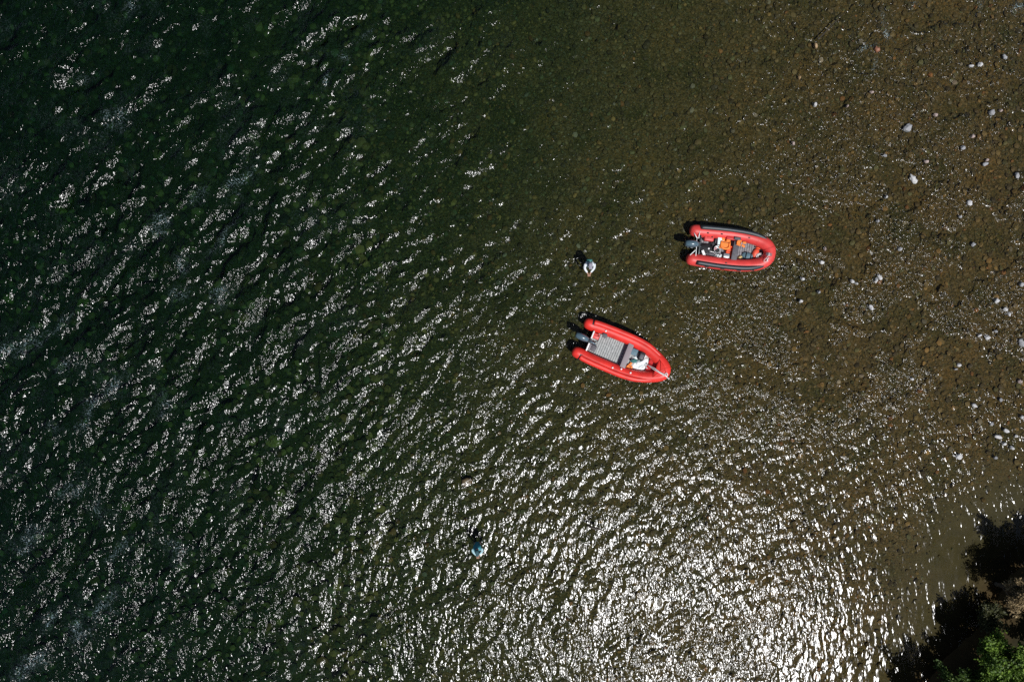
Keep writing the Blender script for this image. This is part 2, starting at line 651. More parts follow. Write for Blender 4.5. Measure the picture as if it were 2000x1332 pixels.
# ------------------------------------------------------------------ loose gravel on the bed (nobody could count it)
def gravel(n_mid, n_deep):
    xs = np.concatenate([rng.uniform(-9, 27, n_mid), rng.uniform(-27, -6, n_deep)])
    ys = np.concatenate([rng.uniform(-18.5, 18.5, n_mid), rng.uniform(-18.5, 18.5, n_deep)])
    n = len(xs)
    z, pool, t = bed_z(xs, ys)
    size = .036 * (1 - rng.random(n)) ** (-.42)
    size = np.clip(size, .036, .16)
    size[n_mid:] = rng.uniform(.10, .22, n - n_mid) * rng.choice([1, 1, 1, 1.5], n - n_mid)
    keep = (rng.random(n) > pool * 1.15) & (t < 30)
    xs, ys, z, size = xs[keep], ys[keep], z[keep], size[keep]
    n = len(xs)
    ang = rng.uniform(0, 6.283, n)
    el = rng.uniform(.6, 1.0, n)
    hh = size * rng.uniform(.5, 1.0, n)
    a = np.arange(6) * math.pi / 3
    prof = [(1.0, -.5), (.86, .62)]
    V = np.empty((n, 13, 3))
    for ring, (rr, zz) in enumerate(prof):
        jit = rng.uniform(.78, 1.2, (n, 6)) * rr
        lx = np.cos(a)[None] * jit * size[:, None]
        ly = np.sin(a)[None] * jit * (size * el)[:, None]
        V[:, ring * 6:ring * 6 + 6, 0] = xs[:, None] + lx * np.cos(ang)[:, None] - ly * np.sin(ang)[:, None]
        V[:, ring * 6:ring * 6 + 6, 1] = ys[:, None] + lx * np.sin(ang)[:, None] + ly * np.cos(ang)[:, None]
        V[:, ring * 6:ring * 6 + 6, 2] = z[:, None] + (hh * zz)[:, None] * rng.uniform(.8, 1.15, (n, 6))
    V[:, 12] = np.stack([xs, ys, z + hh * rng.uniform(.85, 1.1, n)], -1)
    f = []
    for q in range(6):
        q2 = (q + 1) % 6
        f += [(q, q2, 6 + q2), (q, 6 + q2, 6 + q), (6 + q, 6 + q2, 12)]
    f = np.array(f)
    F = (np.arange(n)[:, None, None] * 13 + f[None]).reshape(-1, 3)
    pal = np.array([(0.0793, 0.0533, 0.0188), (0.0523, 0.0367, 0.0136), (0.1142, 0.0667, 0.0207), (0.1242, 0.0555, 0.0175), (0.0620, 0.0533, 0.0207),
                    (0.0992, 0.0800, 0.0476), (0.0422, 0.0311, 0.0136), (0.0894, 0.0611, 0.0240), (0.1613, 0.1222, 0.0778), (0.1490, 0.0866, 0.0258)])
    pw = np.array([.28, .2, .08, .03, .14, .03, .12, .11, .006, .004])
    ci = rng.choice(len(pal), n, p=pw / pw.sum())
    deep = z < -.9
    ci[deep] = rng.choice([0, 1, 2, 2, 3, 4, 6, 9, 9], deep.sum())
    col = pal[ci] * rng.uniform(.6, 1.45, (n, 1))
    m = bpy.data.materials.new("wet_gravel")
    m.use_nodes = True
    nt = m.node_tree
    b = nt.nodes["Principled BSDF"]
    b.inputs["Roughness"].default_value = .6
    b.inputs["Specular IOR Level"].default_value = .06
    at = nt.nodes.new("ShaderNodeAttribute")
    at.attribute_name = "stone_colour"
    nz = nt.nodes.new("ShaderNodeTexNoise")
    nz.inputs["Scale"].default_value = 25
    nz.inputs["Detail"].default_value = 4
    g = nt.nodes.new("ShaderNodeNewGeometry")
    nt.links.new(g.outputs["Position"], nz.inputs["Vector"])
    mr = nt.nodes.new("ShaderNodeMapRange")
    mr.inputs["To Min"].default_value = .35
    mr.inputs["To Max"].default_value = 1.7
    nt.links.new(nz.outputs["Fac"], mr.inputs["Value"])
    mx = nt.nodes.new("ShaderNodeVectorMath")
    mx.operation = 'SCALE'
    nt.links.new(at.outputs["Color"], mx.inputs[0])
    nt.links.new(mr.outputs[0], mx.inputs["Scale"])
    nt.links.new(mx.outputs[0], b.inputs["Base Color"])
    me = np_mesh("river_gravel", V.reshape(-1, 3), F, m, smooth=False)
    a = me.attributes.new("stone_colour", 'FLOAT_COLOR', 'POINT')
    cc = np.ones((n, 13, 4), np.float32)
    cc[:, :, :3] = col[:, None, :]
    a.data.foreach_set("color", cc.ravel())
    o = link(bpy.data.objects.new("river_gravel", me))
    o["kind"] = "stuff"
    tag(o, "brown gravel and cobbles covering the shallow riverbed", "gravel")


gravel(56000, 3500)

# ------------------------------------------------------------------ materials of things
M_red = mat("red_hypalon", (.68, .030, .020), .45, .20, 2.2, .05, 90)
M_redf = mat("faded_red_hypalon", (.64, .050, .043), .48, .20, 2.2, .05, 90)
M_red_in = mat("red_pvc_sheet", (.50, .016, .014), .5, .12, 4, .06, 50)
M_blackrub = mat("black_rubber", (.012, .013, .015), .5, .3, 6, .05, 90, .6)
M_greyrub_glare = mat("grey_rubber_and_glare", (.10, .125, .145), .65, .15, 12)  # cowling seam rubber; also the glare painted on the pad crests
M_alu = mat("grey_floor_board", (.31, .325, .315), .55, .25, 9, .05, 60)
M_floor1 = mat("grey_pvc_floor", (.21, .20, .21), .6, .35, 9, .05, 40)
M_seat = mat("grey_purple_seat", (.25, .21, .22), .7, .12, 30, .1, 120)
M_seat1 = mat("dark_grey_seat", (.085, .080, .090), .6, .3, 10, .1, 60)
M_cowl = mat("blue_grey_cowling", (.075, .125, .155), .28, .12, 5, 0, 60, .6, 0, None, .4)
M_motor = mat("dark_grey_motor", (.035, .045, .050), .4, .3, 8)
M_white = mat("white_paint", (.78, .78, .76), .45, .06, 9)
M_steel = mat("dull_steel", (.50, .50, .50), .35, .15, 12, 0, 60, .5, .8)
M_black = mat("black_fabric", (.012, .012, .014), .75, .4, 8, .3, 40)
M_tank = mat("red_plastic_tank", (.60, .060, .055), .45, .08, 7)
M_orange = mat("orange_vest_cloth", (.85, .22, .030), .65, .12, 9, .3, 30)
M_orange2 = mat("red_orange_cloth", (.78, .085, .022), .65, .12, 9, .3, 30)
M_rope = mat("white_rope", (.70, .66, .64), .8, .15, 60)
M_palecy = mat("pale_cyan_board", (.62, .76, .75), .5, .06, 6)
M_tarp = mat("white_tarp", (.72, .78, .77), .55, .10, 5, .3, 24, .5, 0, (.80, .84, .82))
M_teal = mat("teal_cloth", (.030, .16, .15), .6, .35, 10, .3, 30)
M_blueb = mat("blue_grey_bag", (.085, .16, .20), .6, .2, 8, .3, 26)
M_greyb = mat("grey_case", (.20, .20, .215), .5, .25, 9, .1, 40)
M_straw = mat("straw_yellow", (.62, .46, .20), .7, .2, 10)
M_skin = mat("skin", (.48, .27, .19), .5, .08, 12)
M_jacketw = mat("white_jacket", (.72, .76, .78), .7, .06, 8, .3, 14)
M_jackett = mat("teal_jacket", (.035, .22, .27), .65, .2, 8, .3, 14)
M_wader = mat("grey_green_waders", (.055, .065, .058), .7, .2, 8, .2, 20)
M_cap = mat("grey_cap", (.26, .25, .29), .75, .15, 20)
M_capd = mat("dark_teal_cap", (.020, .075, .090), .75, .15, 20)
M_hair = mat("dark_hair", (.02, .014, .010), .6, .3, 40)


# ------------------------------------------------------------------ inflatable boats
class Boat:
    def __init__(self, X, Y, head_deg, z=0.0):
        self.o = px(X, Y, .3)
        self.o.z = z
        self.h = math.radians(head_deg)

    def loc(self, X, Y, z):
        """photo pixel at height z -> boat coordinates"""
        p = px(X, Y, z + self.o.z) - self.o
        c, s = math.cos(-self.h), math.sin(-self.h)
        return Vector((p.x * c - p.y * s, p.x * s + p.y * c, z))


def build_boat(B, label, half, rt, tubemat, padmat, pad_end, floor_mat, floor_x, glare=None):
    root = thing("inflatable_boat", label, "boat", B.o, B.h, "red inflatable boats in the shallows")
    full = [(x, y, z) for x, y, z in half] + [(x, -y, z) for x, y, z in reversed(half[:-1])]
    path = catmull(full, 8)
    # stern cones
    n = len(path)
    a, b = path[0].copy(), path[-1].copy()
    ext = [(.10, 1.0), (.22, .97), (.33, .86), (.40, .68), (.44, .40), (.455, .08)]
    pre = [Vector((a.x - e, a.y - .02 * e, a.z + .10 * e)) for e, _ in reversed(ext)]
    post = [Vector((b.x - e, b.y + .02 * e, b.z + .10 * e)) for e, _ in ext]
    P = pre + path + post
    rad = [rt * k for _, k in reversed(ext)] + [rt * (1 - .06 * math.exp(-((p.y) / .35) ** 2) if p.x > 0.8 else 1) for p in path] + [rt * k for _, k in ext]
    tb = obj("tube", tube(P, rad, 24), tubemat, root)
    # glued seams round the tube
    for frac in (.12, .27, .42, .58, .73, .88):
        i = int(frac * (n - 1))
        seg = path[i:i + 2]
        d = (seg[1] - seg[0]).normalized()
        obj("seam", tube([seg[0], seg[0] + d * .05], rt * 1.010, 24, caps=False), tubemat, tb)
    # raised pad tube along the crest of each side
    for side in (0, 1):
        half_p = path[:n // 2 + 1] if side == 0 else list(reversed(path[n // 2:]))
        pts = [p for p in half_p if p.x < pad_end]
        fr = frames(pts)
        if side:
            fr = [(p, -s, u) for p, s, u in fr]
        line, rr = [], []
        m = len(fr)
        for k, (p, s, u) in enumerate(fr):
            t = k / (m - 1)
            taper = 1 - max(0, (t - .62) / .38) ** 2 * .9
            line.append(p - s * (rt * .50) + u * (rt * .86 - .02 - .09 * (1 - taper)))
            rr.append((.135 if glare is None else .120) * (.30 + .70 * taper))
        rr[0] *= .9
        obj("side_pad", tube(line, rr, 14), padmat, root)
        if glare is not None:
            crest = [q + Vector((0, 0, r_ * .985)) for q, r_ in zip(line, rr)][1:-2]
            obj("crest_glare", tube(crest, .016, 6), glare, root)  # sun glare on the black pad, painted as a lighter grey line
    # floor
    f0, f1 = floor_x
    bm = bmesh.new()
    segx = int((f1 - f0) / .11)
    rowsv = []
    for i in range(segx + 1):
        x = f0 + (f1 - f0) * i / segx
        # inner half-width: interpolate the tube centre line
        yy = min([abs(p.y) - rt * .35 for p in path if abs(p.x - x) < .12] or [.1])
        rowsv.append((x, max(.04, yy)))
    zf = .13
    for (x0, y0), (x1, y1) in zip(rowsv[:-1], rowsv[1:]):
        g = .014
        v = [bm.verts.new(c) for c in ((x0, -y0, zf - .03), (x0, y0, zf - .03), (x0 + g, y0, zf), (x0 + g, -y0, zf),
                                       (x1 - g, -y1, zf), (x1 - g, y1, zf), (x1, y1, zf - .03), (x1, -y1, zf - .03))]
        bm.faces.new((v[0], v[3], v[2], v[1]))
        bm.faces.new((v[3], v[4], v[5], v[2]))
        bm.faces.new((v[4], v[7], v[6], v[5]))
    bmesh.ops.recalc_face_normals(bm, faces=bm.faces)
    for f in bm.faces:
        if f.normal.z < 0:
            f.normal_flip()
    obj("floor", bm, floor_mat, root, smooth=False)
    # hull bottom
    bm = bmesh.new()
    last = None
    for (x, y) in rowsv[::2]:
        cur = [bm.verts.new((x, -y - .05, .06)), bm.verts.new((x, 0, -.02)), bm.verts.new((x, y + .05, .06))]
        if last:
            bm.faces.new((last[0], cur[0], cur[1], last[1]))
            bm.faces.new((last[1], cur[1], cur[2], last[2]))
        last = cur
    obj("hull_bottom", bm, tubemat, root)
    # lifeline patches and grab handles along the tubes
    for x in (-1.15, -.35, .45, 1.05):
        for s in (1, -1):
            near = min((p for p in path if p.y * s >= 0), key=lambda p: abs(p.x - x))
            q = near + Vector((0, s * rt * .86, rt * .52))
            obj("grab_patch", rbox(q, (.20, .025, .08), .009, (s * -1.02, 0, 0)), M_blackrub, root)
    return root, path


def motor(root, base, yaw, cowl, tiller=True, size=(.54, .29, .26)):
    """outboard clamped to the transom; base = top of the clamp in boat coordinates, the cowling lies aft"""
    e = bpy.data.objects.new("outboard_motor", None)
    link(e, root)
    e.location = base
    e.rotation_euler = (0, 0, yaw)
    L, W, Hh = size
    bm = bmesh.new()
    n = 13
    rings = []
    for i in range(n):
        t = i / (n - 1)
        w = (math.sin(math.pi * (.05 + .86 * t)) ** .30)
        x = -.10 - L * t
        hh = Hh * (.55 + .45 * math.sin(math.pi * (.20 + .62 * t))) * (w ** .7)
        ring = []
        for q in range(16):
            a = 2 * math.pi * q / 16
            cy, cz = math.cos(a), math.sin(a)
            yv = W / 2 * w * math.copysign(abs(cy) ** .75, cy)
            zv = .12 + (hh * math.copysign(abs(cz) ** .8, cz) if cz > 0 else .13 * w * cz)
            ring.append(bm.verts.new((x, yv, zv)))
        rings.append(ring)
    for A, Bq in zip(rings[:-1], rings[1:]):
        for q in range(16):
            bm.faces.new((A[q], A[(q + 1) % 16], Bq[(q + 1) % 16], Bq[q]))
    bm.faces.new(list(reversed(rings[0])))
    bm.faces.new(rings[-1])
    bmesh.ops.recalc_face_normals(bm, faces=bm.faces)
    obj("cowling", bm, cowl, e)
    obj("cowling_seam", tube([(-.12 - L * t * .97, W * .5 * math.sin(math.pi * (.05 + .86 * t)) ** .30 * 1.01 * s, .118) for s in (1,) for t in np.linspace(0, 1, 12)], .010, 6), M_greyrub_glare, e)
    bm = rbox((-.30, 0, -.22), (.20, .12, .55), .04)
    add_rbox(bm, (-.30, 0, -.50), (.34, .22, .02), .008)
    add_rbox(bm, (-.32, 0, -.62), (.40, .10, .12), .04)
    obj("motor_leg", bm, M_motor, e)
    bm = rbox((.0, .085, -.02), (.16, .05, .26), .015)
    add_rbox(bm, (.0, -.085, -.02), (.16, .05, .26), .015)
    add_rbox(bm, (-.06, 0, .04), (.14, .22, .08), .02)
    obj("clamp_bracket", bm, M_motor, e)
    if tiller:
        bm = tube([(-.04, 0, .12), (.14, -.02, .14), (.32, -.05, .15)], [.050, .045, .030], 10)
        t = obj("tiller", bm, M_cowl, e)
    return e


# ---- lower boat: plain red, bare slatted floor
B2 = Boat(1221, 694.5, -22.6, .0)
half2 = [(-2.0, .75, .27), (-1.7, .785, .27), (-1.0, .81, .27), (0.0, .81, .28), (.70, .745, .30), (1.25, .585, .34), (1.68, .39, .40), (1.92, .23, .45), (2.01, .10, .47), (2.025, 0, .475)]
boat2, path2 = build_boat(B2, "plain red inflatable boat with a bare grey floor and red side tubes", half2, .285, M_red, M_red, 1.65, M_alu, (-1.80, 1.45))
# transom
bm = rbox((-1.86, 0, .30), (.055, 1.05, .42), .012)
obj("transom", bm, M_red_in, boat2)
obj("transom_cap", rbox((-1.855, 0, .520), (.065, 1.02, .022), .006), M_white, boat2)
motor(boat2, (-1.88, -.01, .53), R(-2), M_cowl, True, (.64, .33, .28))
# thwart
c = B2.loc(1224.5, 694.5, .47)
sw = obj("thwart_seat", rbox((c.x, c.y, .47), (.27, 1.24, .045), .015, (0, 0, R(1))), M_seat, boat2)
for s in (-1, 1):
    obj("seat_bracket", rbox((c.x, c.y + s * .52, .40), (.20, .10, .12), .02), M_blackrub, boat2)


def bow_sheet(x0, x1, z0, z1, path, rt, n=6, sag=.03, inset=.5):
    bm = bmesh.new()
    rows = []
    for i in range(n + 1):
        x = x0 + (x1 - x0) * i / n
        cand = [abs(p.y) for p in path if abs(p.x - x) < .10]
        y = max(.03, (min(cand) if cand else .05) - rt * inset)
        rows.append([bm.verts.new((x, y * (j / 4 - 1), z0 + (z1 - z0) * i / n - sag * math.sin(math.pi * j / 8))) for j in range(9)])
    for A, Bq in zip(rows[:-1], rows[1:]):
        for j in range(8):
            bm.faces.new((A[j], Bq[j], Bq[j + 1], A[j + 1]))
    r = bmesh.ops.extrude_face_region(bm, geom=list(bm.faces))
    bmesh.ops.translate(bm, vec=(0, 0, -.03), verts=[v for v in r["geom"] if isinstance(v, bmesh.types.BMVert)])
    bmesh.ops.recalc_face_normals(bm, faces=bm.faces)
    return bm


obj("bow_step", bow_sheet(1.17, 1.56, .30, .40, path2, .285, inset=.4), M_red_in, boat2)
obj("bow_deck", bow_sheet(1.52, 1.99, .66, .785, path2, .285, inset=-.10, sag=-.02), M_red, boat2)
obj("bow_crease", tube([(1.56, -.46, .675), (1.74, -.05, .745), (1.95, .08, .79), (1.76, -.04, .75), (1.60, .40, .69)], .016, 6), M_red, boat2)
# dark oar bracket and fittings on the tubes
for X, Y, m, s in ((1181, 655.5, M_seat1, (.22, .20, .08)), (1224.5, 658, M_blackrub, (.12, .08, .05)), (1197, 719.5, M_blackrub, (.10, .08, .05))):
    q = B2.loc(X, Y, .5)
    obj("oar_bracket", rbox((q.x, q.y, .53), s, .02), m, boat2)
for X, Y in ((1183, 646.5), (1196, 718), (1231, 728), (1213, 720.5)):
    q = B2.loc(X, Y, .5)
    bm = lathe([(.035, -.02), (.045, .0), (.045, .02), (.02, .03)], 12)
    bmesh.ops.translate(bm, vec=(q.x, q.y, .575), verts=bm.verts)
    obj("valve", bm, M_white, boat2)
for X, Y in ((1160, 629), (1137, 687)):
    q = B2.loc(X, Y, .35)
    s = 1 if q.y > 0 else -1
    obj("stern_dark_band", tube([(q.x - .06, s * .77, .272), (q.x + .07, s * .775, .272)], .292, 16, caps=False, a0=R(88 if s > 0 else -25), a1=R(205 if s > 0 else 92)), M_blackrub, boat2)  # black band round the outer half of each stern tube
q = B2.loc(1126.5, 694.5, .35)
obj("stern_badge", rbox((q.x, q.y, .33), (.10, .02, .09), .008, (R(60), 0, 0)), M_white, boat2)

# ---- upper boat: faded red with black side pads, crowded with gear
B1 = Boat(1428.5, 487.5, -6.8, .0)
half1 = [(-1.66, .70, .28), (-.8, .735, .28), (.05, .735, .29), (.75, .69, .31), (1.30, .57, .35), (1.62, .40, .40), (1.77, .20, .43), (1.80, 0, .44)]
boat1, path1 = build_boat(B1, "faded red inflatable boat with black side pads, crowded with gear", half1, .298, M_redf, M_blackrub, 1.58, M_floor1, (-1.55, 1.58), M_greyrub_glare)
obj("transom", rbox((-1.60, 0, .30), (.055, .95, .42), .012), M_blackrub, boat1)
obj("transom_cap", rbox((-1.60, 0, .520), (.06, .92, .020), .006), M_motor, boat1)
motor(boat1, (-1.62, .0, .53), R(2), M_cowl, False, (.62, .34, .28))
c = B1.loc(1435.5, 494.5, .47)
obj("thwart_seat", rbox((c.x, c.y + .05, .47), (.28, 1.05, .05), .018, (0, 0, R(-4))), M_seat1, boat1)
# white launching legs at the stern
for (X0, Y0, z0, X1, Y1, z1, r) in ((1355.5, 455, .52, 1362, 466, .56, .022), (1367, 451.5, .56, 1364.5, 466, .60, .022),
                                    (1359, 488, .56, 1347.5, 498.5, .50, .024), (1360, 487, .60, 1359, 500, .54, .020),
                                    (1361, 466, .56, 1360, 487, .58, .018), (1355, 449.5, .55, 1367, 451.5, .56, .016)):
    obj("launching_leg", tube([B1.loc(X0, Y0, z0), B1.loc(X1, Y1, z1)], r, 8), M_white if r > .017 else M_motor, boat1)
q0, q1 = B1.loc(1496, 496.5, .76), B1.loc(1510.5, 498.5, .66)
bm = bmesh.new()
for d in (-.05, .0, .05):
    add_tube(bm, [q0 + Vector((0, d, .0)), (q0 + q1) / 2 + Vector((0, d, .06)), q1 + Vector((.02, d, -.02))], .017, 6)
obj("bow_strap", bm, M_steel, boat1)
for X, Y in ((1409, 458), (1462, 465), (1382, 456), (1417, 514)):
    q = B1.loc(X, Y, .5)
    obj("pad_clip", rbox((q.x, q.y, .585), (.09, .05, .05), .01), M_blackrub, boat1)
obj("oar_pocket", rbox(B1.loc(1427, 465.5, .50) , (.42, .16, .12), .03, (0, 0, R(-2))), M_red_in, boat1)
obj("oar_pocket", rbox(B1.loc(1417, 507, .42), (.42, .10, .10), .03, (0, 0, R(-2))), M_red_in, boat1)
q = B1.loc(1347, 514, .30)
obj("stern_badge", rbox((q.x + .08, q.y, .30), (.34, .015, .06), .006, (R(45), 0, 0)), M_white, boat1)


# ------------------------------------------------------------------ gear in the lower boat
def fuel_tank(X, Y, z, rot, size, label):
    t = thing("fuel_tank", label, "fuel tank", px(X, Y, z), rot)
    obj("tank_body", rbox((0, 0, size[2] / 2), size, .05, seg=3), M_tank, t)
    bm = lathe([(.035, 0), (.035, .03), (.028, .04)], 12)
    bmesh.ops.translate(bm, vec=(size[0] * .28, size[1] * .15, size[2]), verts=bm.verts)
    obj("filler_cap", bm, M_blackrub, t)
    obj("carry_handle", tube([(-size[0] * .2, 0, size[2] - .01), (-size[0] * .16, 0, size[2] + .05), (size[0] * .1, 0, size[2] + .05), (size[0] * .14, 0, size[2] - .01)], .014, 8), M_tank, t)
    return t


def life_jacket(X, Y, z, rot, label, m, scale=1.0, spread=1.0):
    t = thing("life_jacket", label, "life jacket", px(X, Y, z), rot, "life jackets lying in the boats")
    s = scale
    obj("back_panel", rbox((0, 0, .05 * s), (.34 * s, .46 * s, .09 * s), .04 * s, seg=3), m, t)
    obj("front_panel", rbox((.30 * s * spread, .13 * s, .045 * s), (.28 * s, .17 * s, .08 * s), .035 * s, (0, 0, R(12)), seg=3), m, t)
    obj("front_panel", rbox((.30 * s * spread, -.13 * s, .045 * s), (.28 * s, .17 * s, .08 * s), .035 * s, (0, 0, R(-14)), seg=3), m, t)
    obj("collar", tube(catmull([(.12 * s, -.17 * s, .10 * s), (-.10 * s, -.16 * s, .12 * s), (-.17 * s, 0, .13 * s), (-.10 * s, .16 * s, .12 * s), (.12 * s, .17 * s, .10 * s)], 4), .045 * s, 8), m, t)
    obj("webbing", rbox((.1 * s, 0, .098 * s), (.025, .44 * s, .006), .002), M_black, t)
    return t


zf = .135
fuel_tank(1163, 656.5, zf, B2.h, (.36, .28, .24), "red plastic fuel tank beside the motor in the lower, bare-floored boat")
t = thing("battery_box", "flat grey box with a dark lid in the stern corner of the lower boat", "box", px(1154.5, 678.5, zf), B2.h)
obj("box_body", rbox((0, 0, .08), (.48, .30, .16), .02), M_greyb, t)
obj("box_lid", rbox((.10, 0, .170), (.26, .28, .02), .008), M_seat1, t)
t = thing("tarp", "crumpled white tarp heaped ahead of the seat in the lower boat", "tarp", px(1250, 708, zf), B2.h)
obj("tarp_sheet", heap(.86, .92, .22, 26, 3, .42, .16), M_tarp, t)
t = thing("mesh_bag", "small teal mesh bag lying on the crumpled white tarp", "bag", px(1238, 705, zf + .16), B2.h + .4)
obj("bag_body", lump((.34, .18, .10), .35, 1.8, 3, 4), M_teal, t)
obj("drawstring", tube(catmull([(.15, 0, .03), (.24, .05, .0), (.30, -.02, -.02), (.24, -.09, -.03)], 5), .010, 6), M_teal, t)
t = thing("backpack", "black backpack standing on the white tarp in the lower boat", "backpack", px(1251.5, 695, zf + .06), B2.h + R(90))
obj("pack_body", rbox((0, 0, .15), (.42, .30, .30), .08, seg=3), M_black, t)
obj("front_pocket", rbox((-.04, 0, .305), (.26, .20, .05), .02, seg=2), M_seat1, t)
obj("shoulder_strap", tube(catmull([(.14, -.10, .28), (.24, -.14, .20), (.22, -.17, .06)], 5), .018, 6), M_black, t)
t = thing("storage_case", "dark blue-grey case behind the black backpack beside the seat", "case", px(1237.5, 687.5, zf), B2.h)
obj("case_body", rbox((0, 0, .10), (.30, .30, .20), .02), M_greyb, t)
obj("case_lid", rbox((0, 0, .21), (.31, .31, .03), .01), M_blueb, t)
life_jacket(1228, 717.5, zf + .04, B2.h + R(62), "orange life jacket tucked against the seat beside the white tarp", M_orange, .62, .9)
t = thing("mooring_rope", "white mooring rope running over the red bow of the lower boat", "rope", px(1284, 725, .5), 0)
pts = [(1264, 712, .36), (1268, 714, .44), (1278, 719, .70), (1289, 727, .82), (1299, 732, .85), (1303, 735, .78)]
o0 = px(1284, 725, .5)
obj("rope_run", tube(catmull([px(*p) - o0 for p in pts], 6), .020, 6), M_rope, t)
pts = [(1266, 713, .43), (1276, 721, .68), (1288, 728, .82), (1298, 734, .84)]
obj("rope_run", tube(catmull([px(*p) - o0 for p in pts], 6), .018, 6), M_rope, t)
pts = [(1299, 730, .84), (1302, 729, .85), (1304, 732, .84), (1301, 735, .84), (1299, 733, .86), (1303, 737, .78), (1306, 739, .66)]
obj("rope_knot", tube(catmull([px(*p) - o0 for p in pts], 6), .024, 6), M_rope, t)
pts = [(1265, 710, .34), (1262, 713, .33), (1262, 718, .33), (1265, 719, .34)]
obj("rope_loop", tube(catmull([px(*p) - o0 for p in pts], 6), .018, 6), M_rope, t)

t = thing("fuel_hose", "thin black fuel hose looping from the red tank to the motor of the lower boat", "hose", px(1158, 662, zf), 0)
o0 = px(1158, 662, zf)
obj("hose_line", tube(catmull([px(*p) - o0 for p in ((1166, 655, .36), (1170, 662, .20), (1164, 668, .16), (1157, 667, .30), (1153, 664, .50))], 6), .013, 6), M_black, t)
obj("primer_bulb", tube([px(1163, 668.3, .17) - o0, px(1159, 667.5, .26) - o0], .03, 8), M_black, t)

# ------------------------------------------------------------------ gear in the upper boat
fuel_tank(1382, 466.5, zf, B1.h, (.46, .30, .30), "red plastic fuel tank in the stern of the crowded upper boat")
t = thing("duffel_bag", "black duffel bag between the motor and the red tank of the upper boat", "bag", px(1376.5, 486, zf), B1.h + R(-8))
obj("bag_body", lump((.80, .52, .34), .22, 1.3, 3, 9, -.8), M_black, t)  # bag made large and black to stand in for the stern's shade too
bmesh_cap = lathe([(.045, 0), (.05, .02), (.03, .045)], 14)
bmesh.ops.translate(bmesh_cap, vec=(.14, .02, .16), verts=bmesh_cap.verts)
obj("bag_cap", bmesh_cap, M_white, t)
obj("bag_strap", tube(catmull([(-.22, .05, .16), (-.05, .13, .19), (.12, .10, .17)], 6), .016, 6), M_black, t)
t = thing("dark_jacket", "crumpled dark jacket dropped between the red tank and the pale bucket", "jacket", px(1391, 478, zf), B1.h + .3)
obj("jacket_cloth", heap(.34, .42, .20, 16, 14, .45, .25), M_black, t)
obj("jacket_lining", heap(.14, .16, .22, 10, 19, .4, .2), M_greyb, t)
t = thing("net", "dark landing net with a pale hoop lying by the round bucket", "net", px(1388, 497, zf + .05), B1.h)
obj("net_hoop", tube([(.20 * math.cos(a), .13 * math.sin(a), .06) for a in np.linspace(0, 6.283, 25)], .014, 6), M_steel, t)
obj("net_handle", tube([(-.20, 0, .06), (-.48, .02, .10)], .016, 6), M_steel, t)
obj("net_bag", heap(.34, .20, .05, 12, 23, .4, .2), M_seat1, t)
t = thing("thermos", "dark bottle with a pale cap standing beside the pale cyan board", "bottle", px(1396.5, 470, zf), B1.h + R(90))
bm = lathe([(.045, 0), (.055, .02), (.055, .26), (.04, .29)], 14)
bmesh.ops.rotate(bm, cent=(0, 0, 0), matrix=Matrix.Rotation(R(80), 3, 'Y'), verts=bm.verts)
bmesh.ops.translate(bm, vec=(-.15, 0, .10), verts=bm.verts)
obj("bottle_body", bm, M_blackrub, t)
bm = lathe([(.042, .29), (.042, .35), (.03, .36)], 14)
bmesh.ops.rotate(bm, cent=(0, 0, 0), matrix=Matrix.Rotation(R(80), 3, 'Y'), verts=bm.verts)
bmesh.ops.translate(bm, vec=(-.15, 0, .10), verts=bm.verts)
obj("bottle_cap", bm, M_white, t)
t = thing("cooler", "pale cyan cooler box beside the orange life jackets in the upper boat", "cooler", px(1404.5, 469.5, zf), B1.h + R(3))
obj("cooler_body", rbox((0, 0, .13), (.28, .50, .26), .03), M_white, t)
obj("cooler_lid", rbox((0, 0, .275), (.30, .52, .045), .015), M_palecy, t)
t = thing("bucket", "round pale bucket holding black and pink things in the upper boat", "bucket", px(1398.5, 488.5, zf), 0)
bm = bmesh.new()
prof_o = [(.13, 0), (.165, .26), (.175, .26), (.155, .245), (.12, .03)]
seg = 20
rings = [[bm.verts.new((r_ * math.cos(6.2832 * k_ / seg), r_ * math.sin(6.2832 * k_ / seg), z_)) for k_ in range(seg)] for r_, z_ in prof_o]
for A, Bq in zip(rings[:-1], rings[1:]):
    for k_ in range(seg):
        bm.faces.new((A[k_], A[(k_ + 1) % seg], Bq[(k_ + 1) % seg], Bq[k_]))
bm.faces.new(list(reversed(rings[0])))
bm.faces.new(rings[-1])
obj("bucket_wall", bm, M_tarp, t)
obj("bucket_handle", tube(catmull([(-.165, 0, .25), (-.14, .12, .27), (0, .185, .28), (.14, .12, .27), (.165, 0, .25)], 5), .007, 6), M_steel, t)
t = thing("black_pouch", "black pouch stuffed in the round pale bucket", "pouch", px(1399.5, 489.5, zf + .10), .3)
obj("pouch_body", lump((.24, .20, .20), .2, 1.5, 3, 12), M_black, t)
obj("pouch_flap", rbox((0, .02, .095), (.13, .10, .015), .006), M_black, t)
t = thing("pink_cloth", "pink cloth poking out of the round pale bucket", "cloth", px(1397, 485.5, zf + .20), .5)
obj("cloth_sheet", heap(.16, .12, .10, 10, 6, .5, .2), mat("pink_cloth", (.62, .32, .34), .8, .15, 20), t)
t = thing("plastic_sack", "crumpled white sack beside the round bucket in the upper boat", "sack", px(1401.5, 504, zf), B1.h)
obj("sack_body", heap(.40, .44, .26, 18, 8, .45, .2), M_tarp, t)
obj("sack_neck", tube(catmull([(.02, .05, .17), (.05, .10, .22), (.10, .14, .24)], 4), [.05, .035, .03, .03, .04, .04, .045, .05, .055], 8), M_tarp, t)
